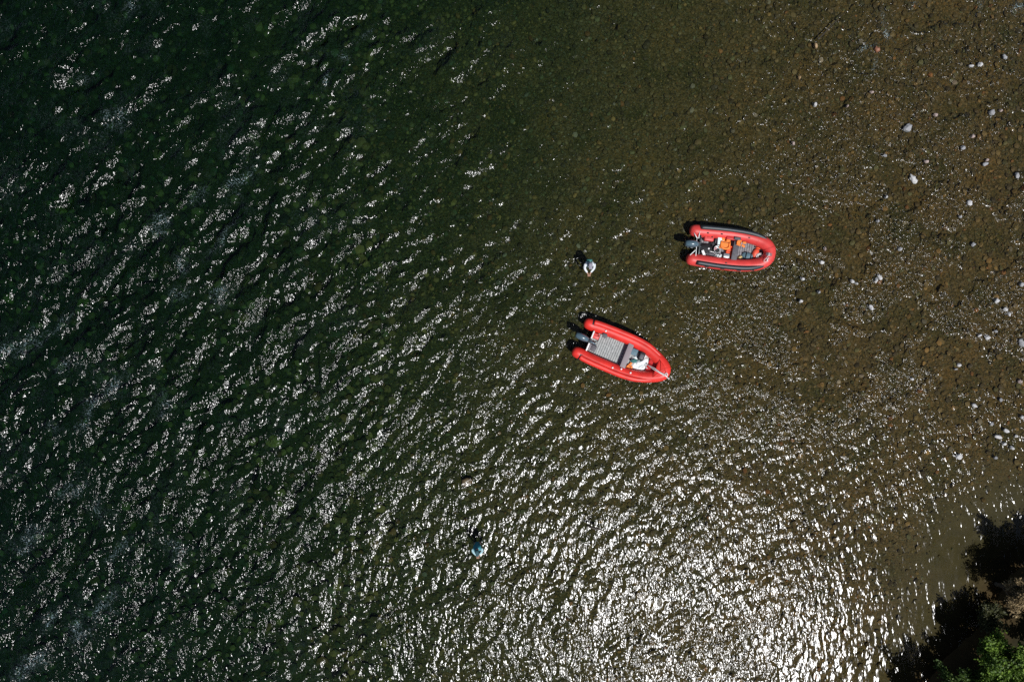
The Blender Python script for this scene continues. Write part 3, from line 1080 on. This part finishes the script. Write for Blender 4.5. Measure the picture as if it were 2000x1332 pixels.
for (p0, p1, w, lab) in (((1366, 501.5), (1386, 509.5), .10, "white paddle lying along the lower side of the upper boat"),
                         ((1372, 489), (1377.5, 505), .085, "short white paddle slanting across the stern of the upper boat")):
    a, b = px(*p0, .36), px(*p1, .30)
    t = thing("paddle", lab, "paddle", a, math.atan2((b - a).y, (b - a).x), "white paddles in the upper boat")
    Lg = (b - a).length
    obj("paddle_blade", rbox((Lg * .30, 0, 0), (Lg * .62, w * 1.5, .025), .012, seg=2), M_white, t)
    obj("paddle_shaft", tube([(Lg * .55, 0, 0), (Lg * 1.15, 0, .02)], .022, 8), M_white, t)
    obj("paddle_grip", tube([(Lg * 1.15, -.05, .02), (Lg * 1.15, .05, .02)], .022, 8), M_blackrub, t)
life_jacket(1415, 479, zf + .20, B1.h + R(88), "bright orange life jacket spread on the gear next to the cooler", M_orange, 1.15, .9)
life_jacket(1425.5, 489, zf + .10, B1.h + R(-92), "red-orange life jacket wedged between the orange one and the seat", M_orange2, .9, .9)
life_jacket(1443, 474.5, .52, B1.h + R(-12), "narrow folded orange life jacket draped over the seat end", M_orange, .62, 1.3)
t = thing("tackle_box", "small grey box with a shiny lid below the bright orange jacket", "box", px(1416.5, 500.5, zf + .02), B1.h)
obj("box_body", rbox((0, 0, .10), (.30, .22, .20), .02), M_greyb, t)
obj("box_lid", rbox((0, 0, .21), (.29, .21, .025), .01), M_steel, t)
obj("box_handle", tube([(-.06, 0, .22), (-.05, 0, .26), (.05, 0, .26), (.06, 0, .22)], .008, 6), M_motor, t)
t = thing("seat_cushion", "dark grey cushion on the far tube beside the folded orange jacket", "cushion", px(1440, 466.5, .56), B1.h + R(-3))
obj("cushion_pad", rbox((0, 0, .04), (.32, .14, .08), .03, seg=3), M_seat1, t)
obj("cushion_piping", tube([(-.15, -.065, .04), (.15, -.065, .04), (.15, .065, .04), (-.15, .065, .04), (-.15, -.065, .04)], .010, 6), M_greyb, t)
t = thing("holdall", "blue-grey holdall with dark straps in the bow of the upper boat", "bag", px(1459.5, 500.5, zf), B1.h + R(-12))
obj("bag_body", lump((.58, .38, .34), .16, 1.4, 3, 15, -.75), M_blueb, t)
for xx in (-.11, .12):
    obj("bag_strap", tube(catmull([(xx, -.18, .02), (xx + .01, -.12, .155), (xx, 0, .19), (xx - .01, .12, .155), (xx, .18, .02)], 5), .014, 6), M_black, t)
t = thing("dry_bag", "red-orange dry bag lying next to the blue-grey holdall", "bag", px(1475.5, 495, zf + .04), B1.h + R(75))
obj("bag_body", lump((.50, .32, .28), .12, 1.4, 3, 22, -.8), mat("coral_bag", (.78, .10, .05), .5, .12, 6, .25, 20), t)
obj("bag_roll", tube([(.26, -.11, .05), (.27, 0, .08), (.26, .11, .05)], .035, 8), M_orange2, t)
t = thing("rope_coil", "tangled pale rope heaped beside the red-orange bag", "rope", px(1482.5, 501.5, zf + .10), 0)
pts = []
r2 = random.Random(5)
for k_ in range(46):
    a = k_ * 1.15
    rr = .07 + .11 * r2.random()
    pts.append((rr * math.cos(a) * 1.15, rr * math.sin(a), .03 + .13 * r2.random() * (1 - rr * 3)))
obj("rope_strand", tube(catmull(pts, 4), .014, 6), M_rope, t)
o0 = px(1497, 507, .74)
t = thing("bow_line", "thin pale rope looped over the bow tube of the crowded boat", "rope", o0, 0)
pts = [(1501, 498, .74), (1499, 502, .77), (1494, 507, .77), (1492, 511, .74), (1496, 511, .77), (1500, 506, .78), (1502, 503, .78), (1498, 508, .78), (1500, 511, .77), (1497, 504, .78)]
obj("rope_run", tube(catmull([px(*p) - o0 for p in pts], 6), .012, 6), M_rope, t)
obj("rope_end", tube([px(1490.5, 500, .3) - o0, px(1496, 499, .55) - o0, px(1501, 498, .74) - o0], .012, 6), M_rope, t)
t = thing("straw_hat", "straw-yellow cloth hat beside the dark seat of the upper boat", "hat", px(1444.5, 503, zf), .6)
bm = lathe([(.14, 0.0), (.145, .012), (.085, .03), (.075, .09), (.03, .11)], 16)
bmesh.ops.scale(bm, vec=(1, .7, 1), verts=bm.verts)
obj("hat_crown", bm, M_straw, t)
obj("hat_band", tube([(.085 * math.cos(a), .06 * math.sin(a), .035) for a in np.linspace(0, 6.283, 17)], .009, 6), M_black, t)


# ------------------------------------------------------------------ people
def skin_mesh(name, pts, edges, radii, roots, m, parent, levels=2):
    me = bpy.data.meshes.new(name)
    me.from_pydata([tuple(p) for p in pts], edges, [])
    me.materials.append(m)
    o = link(bpy.data.objects.new(name, me), parent)
    sk = o.modifiers.new("skin", 'SKIN')
    sk.use_smooth_shade = True
    lay = me.skin_vertices[0].data
    for i, r_ in enumerate(radii):
        lay[i].radius = r_ if hasattr(r_, "__len__") else (r_, r_)
        lay[i].use_root = i in roots
    sb = o.modifiers.new("smooth", 'SUBSURF')
    sb.levels = levels
    sb.render_levels = levels
    return o


def person(X, Y, label, facing, depth, jacket, sleeves, cap, pack, lean=.10, arm_x=.0):
    """angler standing in the water: local +x is where the person looks, feet at z = 0"""
    zh = 1.70 - depth
    w = px(X, Y, zh)
    f = math.radians(facing)
    base = Vector((w.x - math.cos(f) * lean * 1.2, w.y - math.sin(f) * lean * 1.2, -depth))
    t = thing("person", label, "person", base, f, "anglers wading in the river")
    ln = lean
    P = {"pelvis": (0, 0, .92), "waist": (.01 + ln * .2, 0, 1.08), "chest": (.02 + ln * .6, 0, 1.28), "neck": (.02 + ln * .9, 0, 1.46), "chin": (.05 + ln * 1.05, 0, 1.53),
         "head": (.055 + ln * 1.15, 0, 1.63), "crown": (.05 + ln * 1.2, 0, 1.70)}
    pts, edges, rad, idx = [], [], [], {}

    def add(nm, p, r_, par=None):
        idx[nm] = len(pts)
        pts.append(p)
        rad.append(r_)
        if par is not None:
            edges.append((idx[par], idx[nm]))

    add("pelvis", P["pelvis"], (.13, .17))
    add("waist", P["waist"], (.115, .15), "pelvis")
    add("chest", P["chest"], (.11, .15), "waist")
    add("neck", P["neck"], .058, "chest")
    add("chin", P["chin"], (.080, .068), "neck")
    add("head", P["head"], (.095, .078), "chin")
    add("crown", P["crown"], (.060, .055), "head")
    hands = {}
    for s, nm in ((1, "l"), (-1, "r")):
        sh = (.02 + ln * .85, s * .19, 1.375)
        elb = (.20 + ln * .7, s * .225, 1.17)
        wr = (.43 + ln * .6, s * .065 + arm_x, 1.10)
        pm = (.50 + ln * .6, s * .035 + arm_x, 1.10)
        add("sh" + nm, sh, .042, "chest")
        add("el" + nm, elb, .046, "sh" + nm)
        add("wr" + nm, wr, .030, "el" + nm)
        add("pm" + nm, pm, (.022, .040), "wr" + nm)
        hands[nm] = Vector(pm)
        add("hip" + nm, (-.005, s * .10, .84), .092, "pelvis")
        add("kn" + nm, (.03, s * .13, .47), .062, "hip" + nm)
        add("an" + nm, (-.03, s * .15, .09), .042, "kn" + nm)
        add("to" + nm, (.14, s * .17, .04), .040, "an" + nm)
    roots = [0]
    # five fingers on each hand, curled downwards, rooted in the palm
    for s, nm in ((1, "l"), (-1, "r")):
        pm = hands[nm]
        for q, (dy, ln_) in enumerate(((-.030, .062), (-.010, .078), (.010, .074), (.030, .058))):
            b0 = len(pts)
            a = pm + Vector((.012, dy, .004))
            for st, (dx, dz) in enumerate(((0, 0), (.45, .006), (.85, -.020), (1.0, -.045))):
                pts.append(tuple(a + Vector((dx * ln_, 0, dz))))
                rad.append((.0095, .009, .0085, .007)[st])
                if st:
                    edges.append((b0 + st - 1, b0 + st))
            roots.append(b0)
        b0 = len(pts)
        for st, d in enumerate(((-.02, -s * .030, 0), (.006, -s * .052, -.006), (.036, -s * .056, -.018))):
            pts.append(tuple(pm + Vector(d)))
            rad.append((.012, .0105, .008)[st])
            if st:
                edges.append((b0 + st - 1, b0 + st))
        roots.append(b0)
    skin_mesh("body", pts, edges, rad, roots, M_skin, t)
    # face: nose, eyes, ears as features of the head
    hd = Vector(P["head"])
    bm = bmesh.new()
    add_rbox(bm, hd + Vector((.093, 0, -.025)), (.032, .026, .045), .010)
    obj("nose", bm, M_skin, t)
    for s in (1, -1):
        bm = bmesh.new()
        bmesh.ops.create_icosphere(bm, subdivisions=2, radius=.013)
        bmesh.ops.translate(bm, vec=hd + Vector((.080, s * .032, .005)), verts=bm.verts)
        obj("eye", bm, M_white, t)
        bm = lump((.03, .02, .06), .1, 1, 2, 3)
        bmesh.ops.translate(bm, vec=hd + Vector((-.005, s * .080, -.01)), verts=bm.verts)
        obj("ear", bm, M_skin, t)
    obj("mouth", rbox(hd + Vector((.088, 0, -.070)), (.012, .045, .012), .004), mat("lips", (.36, .12, .10), .5, .1), t)
    bm = lump((.215, .185, .18), .05, 2, 3, 5)
    bmesh.ops.translate(bm, vec=hd + Vector((-.02, 0, .025)), verts=bm.verts)
    obj("hair", bm, M_hair, t)
    # cap with a brim
    bm = bmesh.new()
    bmesh.ops.create_uvsphere(bm, u_segments=18, v_segments=10, radius=1)
    for v in bm.verts:
        z = max(v.co.z, -.1)
        v.co = Vector((v.co.x * .122, v.co.y * .104, z * .085)) + hd + Vector((-.005, 0, .060))
    obj("cap_crown", bm, cap, t)
    bm = bmesh.new()
    add_rbox(bm, hd + Vector((.135, 0, .055)), (.11, .15, .012), .005, (0, R(12), 0))
    obj("cap_brim", bm, cap, t)
    # jacket over the trunk, sleeves over the arms
    jp = [P["pelvis"], P["waist"], P["chest"], (.02 + ln * .85, 0, 1.42)]
    jp[0] = (.0, 0, .86)
    pts = list(jp)
    edges = [(0, 1), (1, 2), (2, 3)]
    rad = [(.165, .205), (.150, .185), (.165, .205), (.085, .10)]
    for s in (1, -1):
        i = len(pts)
        pts.append((.02 + ln * .85, s * .195, 1.405))
        rad.append((.075, .078))
        edges.append((2, i))
    skin_mesh("jacket", pts, edges, rad, [0], jacket, t)
    for s in (1, -1):
        skin_mesh("sleeve", [(.02 + ln * .85, s * .19, 1.41), (.03 + ln * .85, s * .225, 1.385), (.20 + ln * .7, s * .228, 1.17), (.40 + ln * .6, s * .080 + arm_x, 1.105)],
                  [(0, 1), (1, 2), (2, 3)], [.072, .076, .062, .046], [0], sleeves, t)
        skin_mesh("wader_leg", [(0, s * .10, .90), (0, s * .105, .78), (.03, s * .13, .47), (-.03, s * .15, .12)], [(0, 1), (1, 2), (2, 3)],
                  [.120, .115, .085, .070], [0], M_wader, t)
        bm = rbox((.05, s * .165, .045), (.29, .115, .10), .04, (0, 0, s * .12), 3)
        obj("boot", bm, M_blackrub, t)
    if pack is not None:
        obj("back_pack", rbox((-.155 + ln * .5, 0, 1.24), (.13, .27, .34), .05, (0, R(10), 0), 3), pack, t)
        for s in (1, -1):
            obj("pack_strap", tube(catmull([(-.10 + ln * .6, s * .09, 1.40), (.02 + ln * .8, s * .10, 1.475), (.13 + ln * .8, s * .10, 1.40), (.17 + ln * .6, s * .09, 1.22)], 5), .018, 6), pack, t)
    obj("chest_strap", rbox((.185 + ln * .65, 0, 1.26), (.018, .20, .03), .006), M_black, t)
    return t


person(1153.5, 516, "person in a white jacket and grey cap wading between the boats and deep water", -88, .50, M_jacketw, M_jacketw, M_cap, M_teal, .10, -.02)
person(931.5, 1077, "person in a teal jacket wading alone in the glittering lower water", -84, .74, M_jackett, mat("pale_cyan_sleeve", (.34, .52, .56), .7, .08, 8, .3, 14), M_capd, None, .10, -.03)

# ------------------------------------------------------------------ pale stones in the shallows
STONE_M = {"white": mat("white_stone", (.50, .49, .48), .75, .18, 6, .3, 30),
           "grey": mat("pale_grey_stone", (.29, .29, .295), .75, .2, 6, .3, 30),
           "pink": mat("pinkish_stone", (.36, .28, .25), .75, .2, 6, .3, 30),
           "tan": mat("tan_stone", (.33, .22, .11), .7, .25, 6, .3, 30),
           "rust": mat("rust_brown_stone", (.26, .11, .06), .6, .3, 6, .3, 30),
           "brown": mat("brown_boulder", (.21, .095, .05), .6, .35, 5, .3, 25),
           "yellow": mat("mossy_yellow_boulder", (.22, .12, .015), .8, .4, 5, .3, 25)}
# x, y, length, width, angle (photo pixels / degrees), colour, label
STONES = [
    (1775, 249, 20, 16, 30, "grey", "large pale grey stone, biggest in the upper right shallows"),
    (1786, 349, 21, 12, -50, "white", "long whitish stone below the biggest pale grey one"),
    (1940, 219, 14, 13, 0, "grey", "rounded grey stone with a small one beside its upper right"),
    (1957, 215, 7, 6, 0, "pink", "small pinkish stone touching the upper right of a rounded grey one"),
    (1917, 125, 10, 9, 0, "white", "round whitish stone beside a slim one high in the shallows"),
    (1899, 128, 10, 5, -10, "white", "slim whitish stone left of a round one high in the shallows"),
    (1965, 110, 13, 8, -40, "grey", "slanting grey stone highest near the right border"),
    (1595, 87, 13, 8, -75, "tan", "tan oval stone at the foot of the dark branch"),
    (1715, 95, 14, 11, -40, "rust", "rust-brown stone ringed with foam under the white streak"),
    (1594, 203, 10, 7, -80, "white", "upright whitish pebble alone above the dull brown gravel"),
    (1657, 206, 7, 5, 40, "pink", "tiny pinkish pebble right of an upright whitish one"),
    (1563, 150, 7, 6, -70, "tan", "tan pebble straight below the tan oval stone"),
    (1704, 179, 9, 6, -20, "pink", "pinkish pebble below the lower end of the foam streak"),
    (1829, 224, 9, 6, -20, "pink", "dull pinkish pebble right of the biggest pale grey stone"),
    (1902, 266, 8, 8, 0, "pink", "pinkish round pebble below a rounded grey stone"),
    (1883, 288, 11, 9, 10, "grey", "angular grey pebble below and left of a pinkish round one"),
    (1730, 303, 9, 6, -20, "grey", "grey pebble left of and above the long whitish stone"),
    (1811, 315, 10, 7, 0, "pink", "pinkish flat pebble just above right of the long whitish stone"),
    (1926, 320, 12, 8, 15, "grey", "grey oval stone, lower of a touching pair"),
    (1930, 312, 9, 5, 10, "pink", "pinkish sliver, upper of a touching pair"),
    (1989, 342, 8, 13, 20, "grey", "upright grey stone on the right border below a touching pair"),
    (1551, 279, 10, 6, -50, "pink", "pinkish grey pebble left of all others above the upper boat"),
    (1896, 396, 12, 10, -40, "white", "whitish stone above the sparkling patch by the right border"),
    (1733, 384, 7, 6, 60, "white", "tiny whitish pebble below left of the long whitish stone"),
    (1607, 512, 12, 8, -20, "white", "flat whitish stone level with the upper boat's bow"),
    (1613, 486, 6, 8, 0, "pink", "small orange-pink pebble above a flat whitish stone by the upper boat"),
    (1569, 544, 10, 7, -40, "white", "whitish pebble nearest below right of the upper boat"),
    (1666, 549, 11, 7, -40, "white", "whitish stone with a narrow tail piece beside it"),
    (1674, 553, 9, 4, -35, "white", "narrow whitish tail piece right of a broader stone"),
    (1720, 541, 14, 8, -50, "white", "longer whitish stone of a close pair right of the upper boat"),
    (1713, 547, 7, 11, 0, "white", "upright whitish stone, left one of a close pair"),
    (1703, 600, 14, 8, -45, "white", "slanting whitish stone below a close pair"),
    (1566, 588, 9, 7, 0, "white", "whitish pebble below right of the upper boat with sparkles round it"),
    (1601, 570, 7, 7, 0, "grey", "small grey pebble between two whitish ones below the upper boat's bow"),
    (1760, 486, 10, 9, 0, "grey", "dull grey stone in the sparkling patch right of the upper boat"),
    (1716, 431, 7, 7, 0, "grey", "small round grey pebble above the sparkling patch"),
    (1949, 587, 11, 10, 0, "white", "round whitish stone, topmost of a slanting row of three"),
    (1966, 604, 10, 8, -30, "white", "whitish stone in the middle of a slanting row of three"),
    (1973, 613, 6, 9, 10, "white", "small upright whitish stone ending a slanting row of three"),
    (1931, 659, 11, 10, 0, "white", "round whitish stone with two smaller ones above its sides"),
    (1915, 655, 11, 5, 25, "white", "flat whitish sliver left of a round whitish stone"),
    (1947, 647, 8, 5, -30, "grey", "small grey sliver above right of a round whitish stone"),
    (1998, 670, 13, 18, 20, "grey", "big grey stone cut by the right border"),
    (1997, 555, 10, 10, 0, "grey", "grey stone on the right border above a row of three"),
    (1875, 713, 10, 8, -10, "white", "whitish pebble with a slim one at its lower left"),
    (1868, 721, 7, 4, 10, "grey", "slim grey pebble at the lower left of a whitish one"),
    (1903, 477, 9, 8, 0, "grey", "grey pebble amid the sparkles by the right border"),
    (1877, 423, 8, 5, -30, "grey", "dark-sided grey pebble above the sparkles by the right border"),
    (1994, 745, 9, 8, 0, "pink", "pinkish pebble near the right border below the big cut grey stone"),
    (1905, 792, 12, 7, -35, "white", "slanting whitish stone right of the calm brown shallows"),
    (1967, 841, 13, 8, -35, "white", "slanting whitish stone, topmost of the cluster above the silty pool"),
    (1952, 853, 16, 8, -15, "white", "broad whitish stone, leftmost of the cluster above the silty pool"),
    (1964, 867, 10, 7, 0, "white", "small whitish stone under the broad one in the cluster"),
    (1979, 875, 10, 7, -30, "white", "small whitish stone lowest in the cluster above the silty pool"),
    (1987, 852, 7, 6, 0, "white", "tiny whitish pebble at the right of the cluster above the pool"),
    (1998, 815, 7, 8, 0, "white", "whitish pebble on the right border above the pool cluster"),
    (1957, 781, 8, 7, 30, "grey", "grey pebble right of the slanting stone by the calm shallows"),
    (1939, 828, 8, 7, 30, "grey", "grey pebble above left of the cluster by the pool"),
    (1875, 892, 14, 11, -10, "white", "large whitish stone alone at the upper edge of the silty pool"),
    (1947, 894, 8, 6, 0, "grey", "small grey pebble right of the large whitish stone at the pool's edge"),
    (1783, 740, 9, 5, -20, "white", "thin whitish pebble amid the sparkles above the calm shallows"),
    (912, 940, 23, 19, 20, "brown", "brown submerged boulder above the teal-jacketed person"),
    (533, 862, 34, 26, 10, "yellow", "mossy yellow submerged boulder deep in the green water"),
    (14, 582, 26, 20, -40, "yellow", "mossy yellow submerged boulder by the left border"),
    (118, 410, 26, 22, 0, "yellow", "dim mossy boulder in the upper left deep water"),
    (160, 592, 28, 22, 30, "yellow", "dim mossy boulder right of the one by the left border"),
]
for k_, (X, Y, ln_, wd, an, cname, lab) in enumerate(STONES):
    sx, sy = ln_ / 40.0, wd / 40.0
    deep = cname in ("brown", "yellow")
    hgt_ = .62 * min(sx, sy) + .05
    p = px(X, Y, .06)
    zb = float(bed_z(np.array([p.x]), np.array([p.y]))[0][0])
    if deep:
        p = px(X, Y, zb + .1)
        zc = zb + hgt_ * (.0 if cname == "yellow" else .35)
        if cname == "brown":
            hgt_ = .46
            zc = zb + .10
    else:
        hgt_ = max(hgt_, (.07 - zb) * 1.05)
        zc = .060 - hgt_ / 2 + .02 * random.random()
    bm = lump((sx * .92, sy * .92, hgt_), .42, 1.5, 3, k_ + 2)
    o = obj("boulder" if deep else "stone", bm, STONE_M[cname])
    o.location = (p.x, p.y, zc)
    o.rotation_euler = (0, 0, R(an))
    tag(o, lab, "boulder" if deep else "stone", "submerged boulders" if deep else "pale stones in the shallows")

# ------------------------------------------------------------------ driftwood
M_wood = mat("dark_wet_wood", (.030, .022, .014), .6, .4, 14, .4, 40)


def drift(name, label, pts, rads, twigs=()):
    o0 = px(*pts[0])
    t = thing(name, label, "branch", o0, 0)
    obj("stem", tube(catmull([px(*p) - o0 for p in pts], 4), [float(v) for v in np.interp(np.linspace(0, 1, 4 * (len(pts) - 1) + 1), np.linspace(0, 1, len(rads)), rads)], 7), M_wood, t)
    for a, b in twigs:
        obj("twig", tube([px(*a) - o0, px(*b) - o0], .012, 5), M_wood, t)


drift("branch", "thin dark branch lying in the water above the tan oval stone", [(1597, 78, .02), (1612, 63, .05), (1630, 44, .06), (1650, 25, .02)], [.035, .03, .022, .01], [((1597, 56, .02), (1598, 78, .03))])
drift("log", "dark sunken log in the glitter below the lower boat", [(1146, 1025, -.08), (1154, 1029, .0), (1164, 1032, .01), (1176, 1034, -.05)], [.04, .075, .07, .04], [((1150, 1027, .03), (1160, 1022, .08))])

# ------------------------------------------------------------------ trees and bushes on the bank
def leaf_mat(name, c1, c2, c3):
    m = bpy.data.materials.new(name)
    m.use_nodes = True
    nt = m.node_tree
    b = nt.nodes["Principled BSDF"]
    at = nt.nodes.new("ShaderNodeAttribute")
    at.attribute_name = "leaf_tone"
    r = nt.nodes.new("ShaderNodeValToRGB")
    el = r.color_ramp.elements
    el[0].color = (*c1, 1)
    el[1].color = (*c3, 1)
    e = el.new(.55)
    e.color = (*c2, 1)
    nt.links.new(at.outputs["Fac"], r.inputs[0])
    nt.links.new(r.outputs[0], b.inputs["Base Color"])
    b.inputs["Roughness"].default_value = .55
    b.inputs["Specular IOR Level"].default_value = .3
    tl = nt.nodes.new("ShaderNodeBsdfTranslucent")
    nt.links.new(r.outputs[0], tl.inputs["Color"])
    mx = nt.nodes.new("ShaderNodeMixShader")
    mx.inputs[0].default_value = .25
    nt.links.new(b.outputs[0], mx.inputs[1])
    nt.links.new(tl.outputs[0], mx.inputs[2])
    nt.links.new(mx.outputs[0], nt.nodes["Material Output"].inputs["Surface"])
    return m


M_leaf = leaf_mat("willow_leaves", (.028, .055, .012), (.070, .125, .022), (.15, .21, .04))
M_leaf2 = leaf_mat("bright_leaves", (.045, .085, .014), (.13, .22, .030), (.24, .35, .05))
M_dry = leaf_mat("dry_twig_leaves", (.16, .11, .050), (.34, .25, .13), (.50, .38, .20))
M_dark = leaf_mat("dark_leaves", (.030, .035, .012), (.065, .07, .025), (.13, .12, .05))
M_bark = mat("bark", (.075, .055, .038), .8, .4, 10, .5, 30)


def tree(name, label, X, Y, height, rad, m, seed, n_limb=16, leaves=9000, leaf=(.13, .045), cat="tree", low=.25, upright=.5):
    r = np.random.default_rng(seed)
    base = px(X, Y, 0)
    gz = float(bed_z(np.array([base.x]), np.array([base.y]))[0][0])
    base.z = gz - .05
    t = thing(name, label, cat, base, 0, "trees and bushes on the bank")
    trunk_h = height * .55
    bm = tube(catmull([(0, 0, 0), (.05 * height * .3, .03, trunk_h * .4), (-.04, .06, trunk_h * .75), (.03, 0, trunk_h * 1.1)], 4), [.045 * height * k_ for k_ in np.interp(np.linspace(0, 1, 13), [0, 1], [.8, .25])], 9)
    tr = obj("trunk", bm, M_bark, t)
    tips = []
    for q in range(n_limb):
        a = q * 2.399 + r.uniform(-.3, .3)
        h0 = trunk_h * r.uniform(low, 1.05)
        rr = rad * r.uniform(.55, 1.05) * (1.05 - .45 * (h0 / trunk_h - low))
        h1 = min(height, h0 + height * r.uniform(.12, .55) * upright * 1.4)
        p0 = Vector((0, 0, h0))
        p2 = Vector((rr * math.cos(a), rr * math.sin(a), h1))
        p1 = (p0 + p2) * .5 + Vector((r.uniform(-.15, .15), r.uniform(-.15, .15), .16 * height * r.uniform(.2, .8)))
        pth = catmull([p0, p1, p2], 5)
        obj("limb", tube(pth, [float(v) for v in np.linspace(.014 * height, .006, len(pth))], 6), M_bark, t)
        tips.append([np.array(v) for v in pth])
        for s in range(4):   # side sprays
            i = int(r.integers(3, len(pth) - 1))
            b0 = np.array(pth[i])
            d = np.array([math.cos(a + r.uniform(-1.3, 1.3)), math.sin(a + r.uniform(-1.3, 1.3)), r.uniform(.0, .9)])
            tips.append([b0 + d * rad * .4 * k_ / 4 for k_ in range(5)])
    # leaves: small faces along every spray
    per = leaves // len(tips)
    Ps, Dr, Tn = [], [], []
    for sp in tips:
        sp = np.array(sp)
        n = int(per * r.uniform(.4, 1.6))
        u = r.uniform(.25, 1.06, n) ** .8 * (len(sp) - 1)
        i = np.clip(u.astype(int), 0, len(sp) - 2)
        f = (u - i)[:, None]
        p = sp[i] * (1 - f) + sp[i + 1] * f
        p += r.normal(0, .085 * rad ** .5, p.shape) * np.array([1, 1, .8])
        d = sp[i + 1] - sp[i]
        d = d / (np.linalg.norm(d, axis=1, keepdims=True) + 1e-6) + r.normal(0, .8, p.shape)
        Ps.append(p)
        Dr.append(d)
        Tn.append(np.clip(r.normal(.45 + r.uniform(-.2, .2), .2, n), 0, 1))
    p, d, tn = np.concatenate(Ps), np.concatenate(Dr), np.concatenate(Tn)
    d /= np.linalg.norm(d, axis=1, keepdims=True)
    nrm = r.normal(0, .7, p.shape) + np.array([0, 0, 1.0])
    sd = np.cross(d, nrm)
    sd /= np.linalg.norm(sd, axis=1, keepdims=True) + 1e-6
    L = leaf[0] * r.uniform(.6, 1.3, (len(p), 1))
    W = leaf[1] * r.uniform(.7, 1.3, (len(p), 1))
    V = np.stack([p, p + d * L * .45 + sd * W, p + d * L, p + d * L * .45 - sd * W], 1).reshape(-1, 3)
    V[:, 2] = np.maximum(V[:, 2], .08)
    F = np.arange(len(p) * 4).reshape(-1, 4)
    me = np_mesh("crown", V, F, m, smooth=False)
    at = me.attributes.new("leaf_tone", 'FLOAT', 'POINT')
    at.data.foreach_set("value", np.repeat(tn, 4).astype(np.float32))
    link(bpy.data.objects.new("crown", me), t)
    return t


tree("green_bush", "bright green leafy bush in the very corner of the bank", 1907, 1264, 2.9, 1.4, M_leaf2, 3, 22, 15000, cat="bush")
tree("green_bush", "lower dark green bush at the water's edge left of the bright one", 1884, 1325, 2.3, 1.1, M_leaf, 5, 16, 9000, cat="bush")
tree("dry_bush", "dry brown half-bare bush above the bright green one", 1945, 1140, 2.9, .72, M_dry, 8, 22, 3600, (.12, .020), "bush", .3, .9)
tree("shrub", "low dark shrub in the shade between the dry bush and the bright green one", 1912, 1196, 1.2, .7, M_dark, 12, 14, 2200, (.11, .04), "shrub", .15, .6)
tree("willow_tree", "spreading tall tree past the right border whose shade falls on the silty pool", 2065, 1175, 6.2, 1.9, M_leaf, 15, 22, 17000)
tree("willow_tree", "tall tree below the frame whose shade reaches the glittering shallows", 1840, 1425, 6.0, 2.0, M_leaf2, 21, 22, 17000)
tree("green_bush", "rounded bush at the right border under the dry one", 2005, 1210, 2.6, 1.3, M_leaf2, 31, 16, 8000, cat="bush")
tree("shrub", "thin dark green shrub overhanging the black shade at the bank's lower edge", 1852, 1312, 1.7, .95, M_leaf, 44, 14, 4000, (.12, .04), "shrub", .2, .6)
tree("willow_tree", "tall tree past the right border, highest up the bank, throwing the topmost shade", 2030, 1140, 4.8, 1.7, M_leaf, 57, 18, 11000)
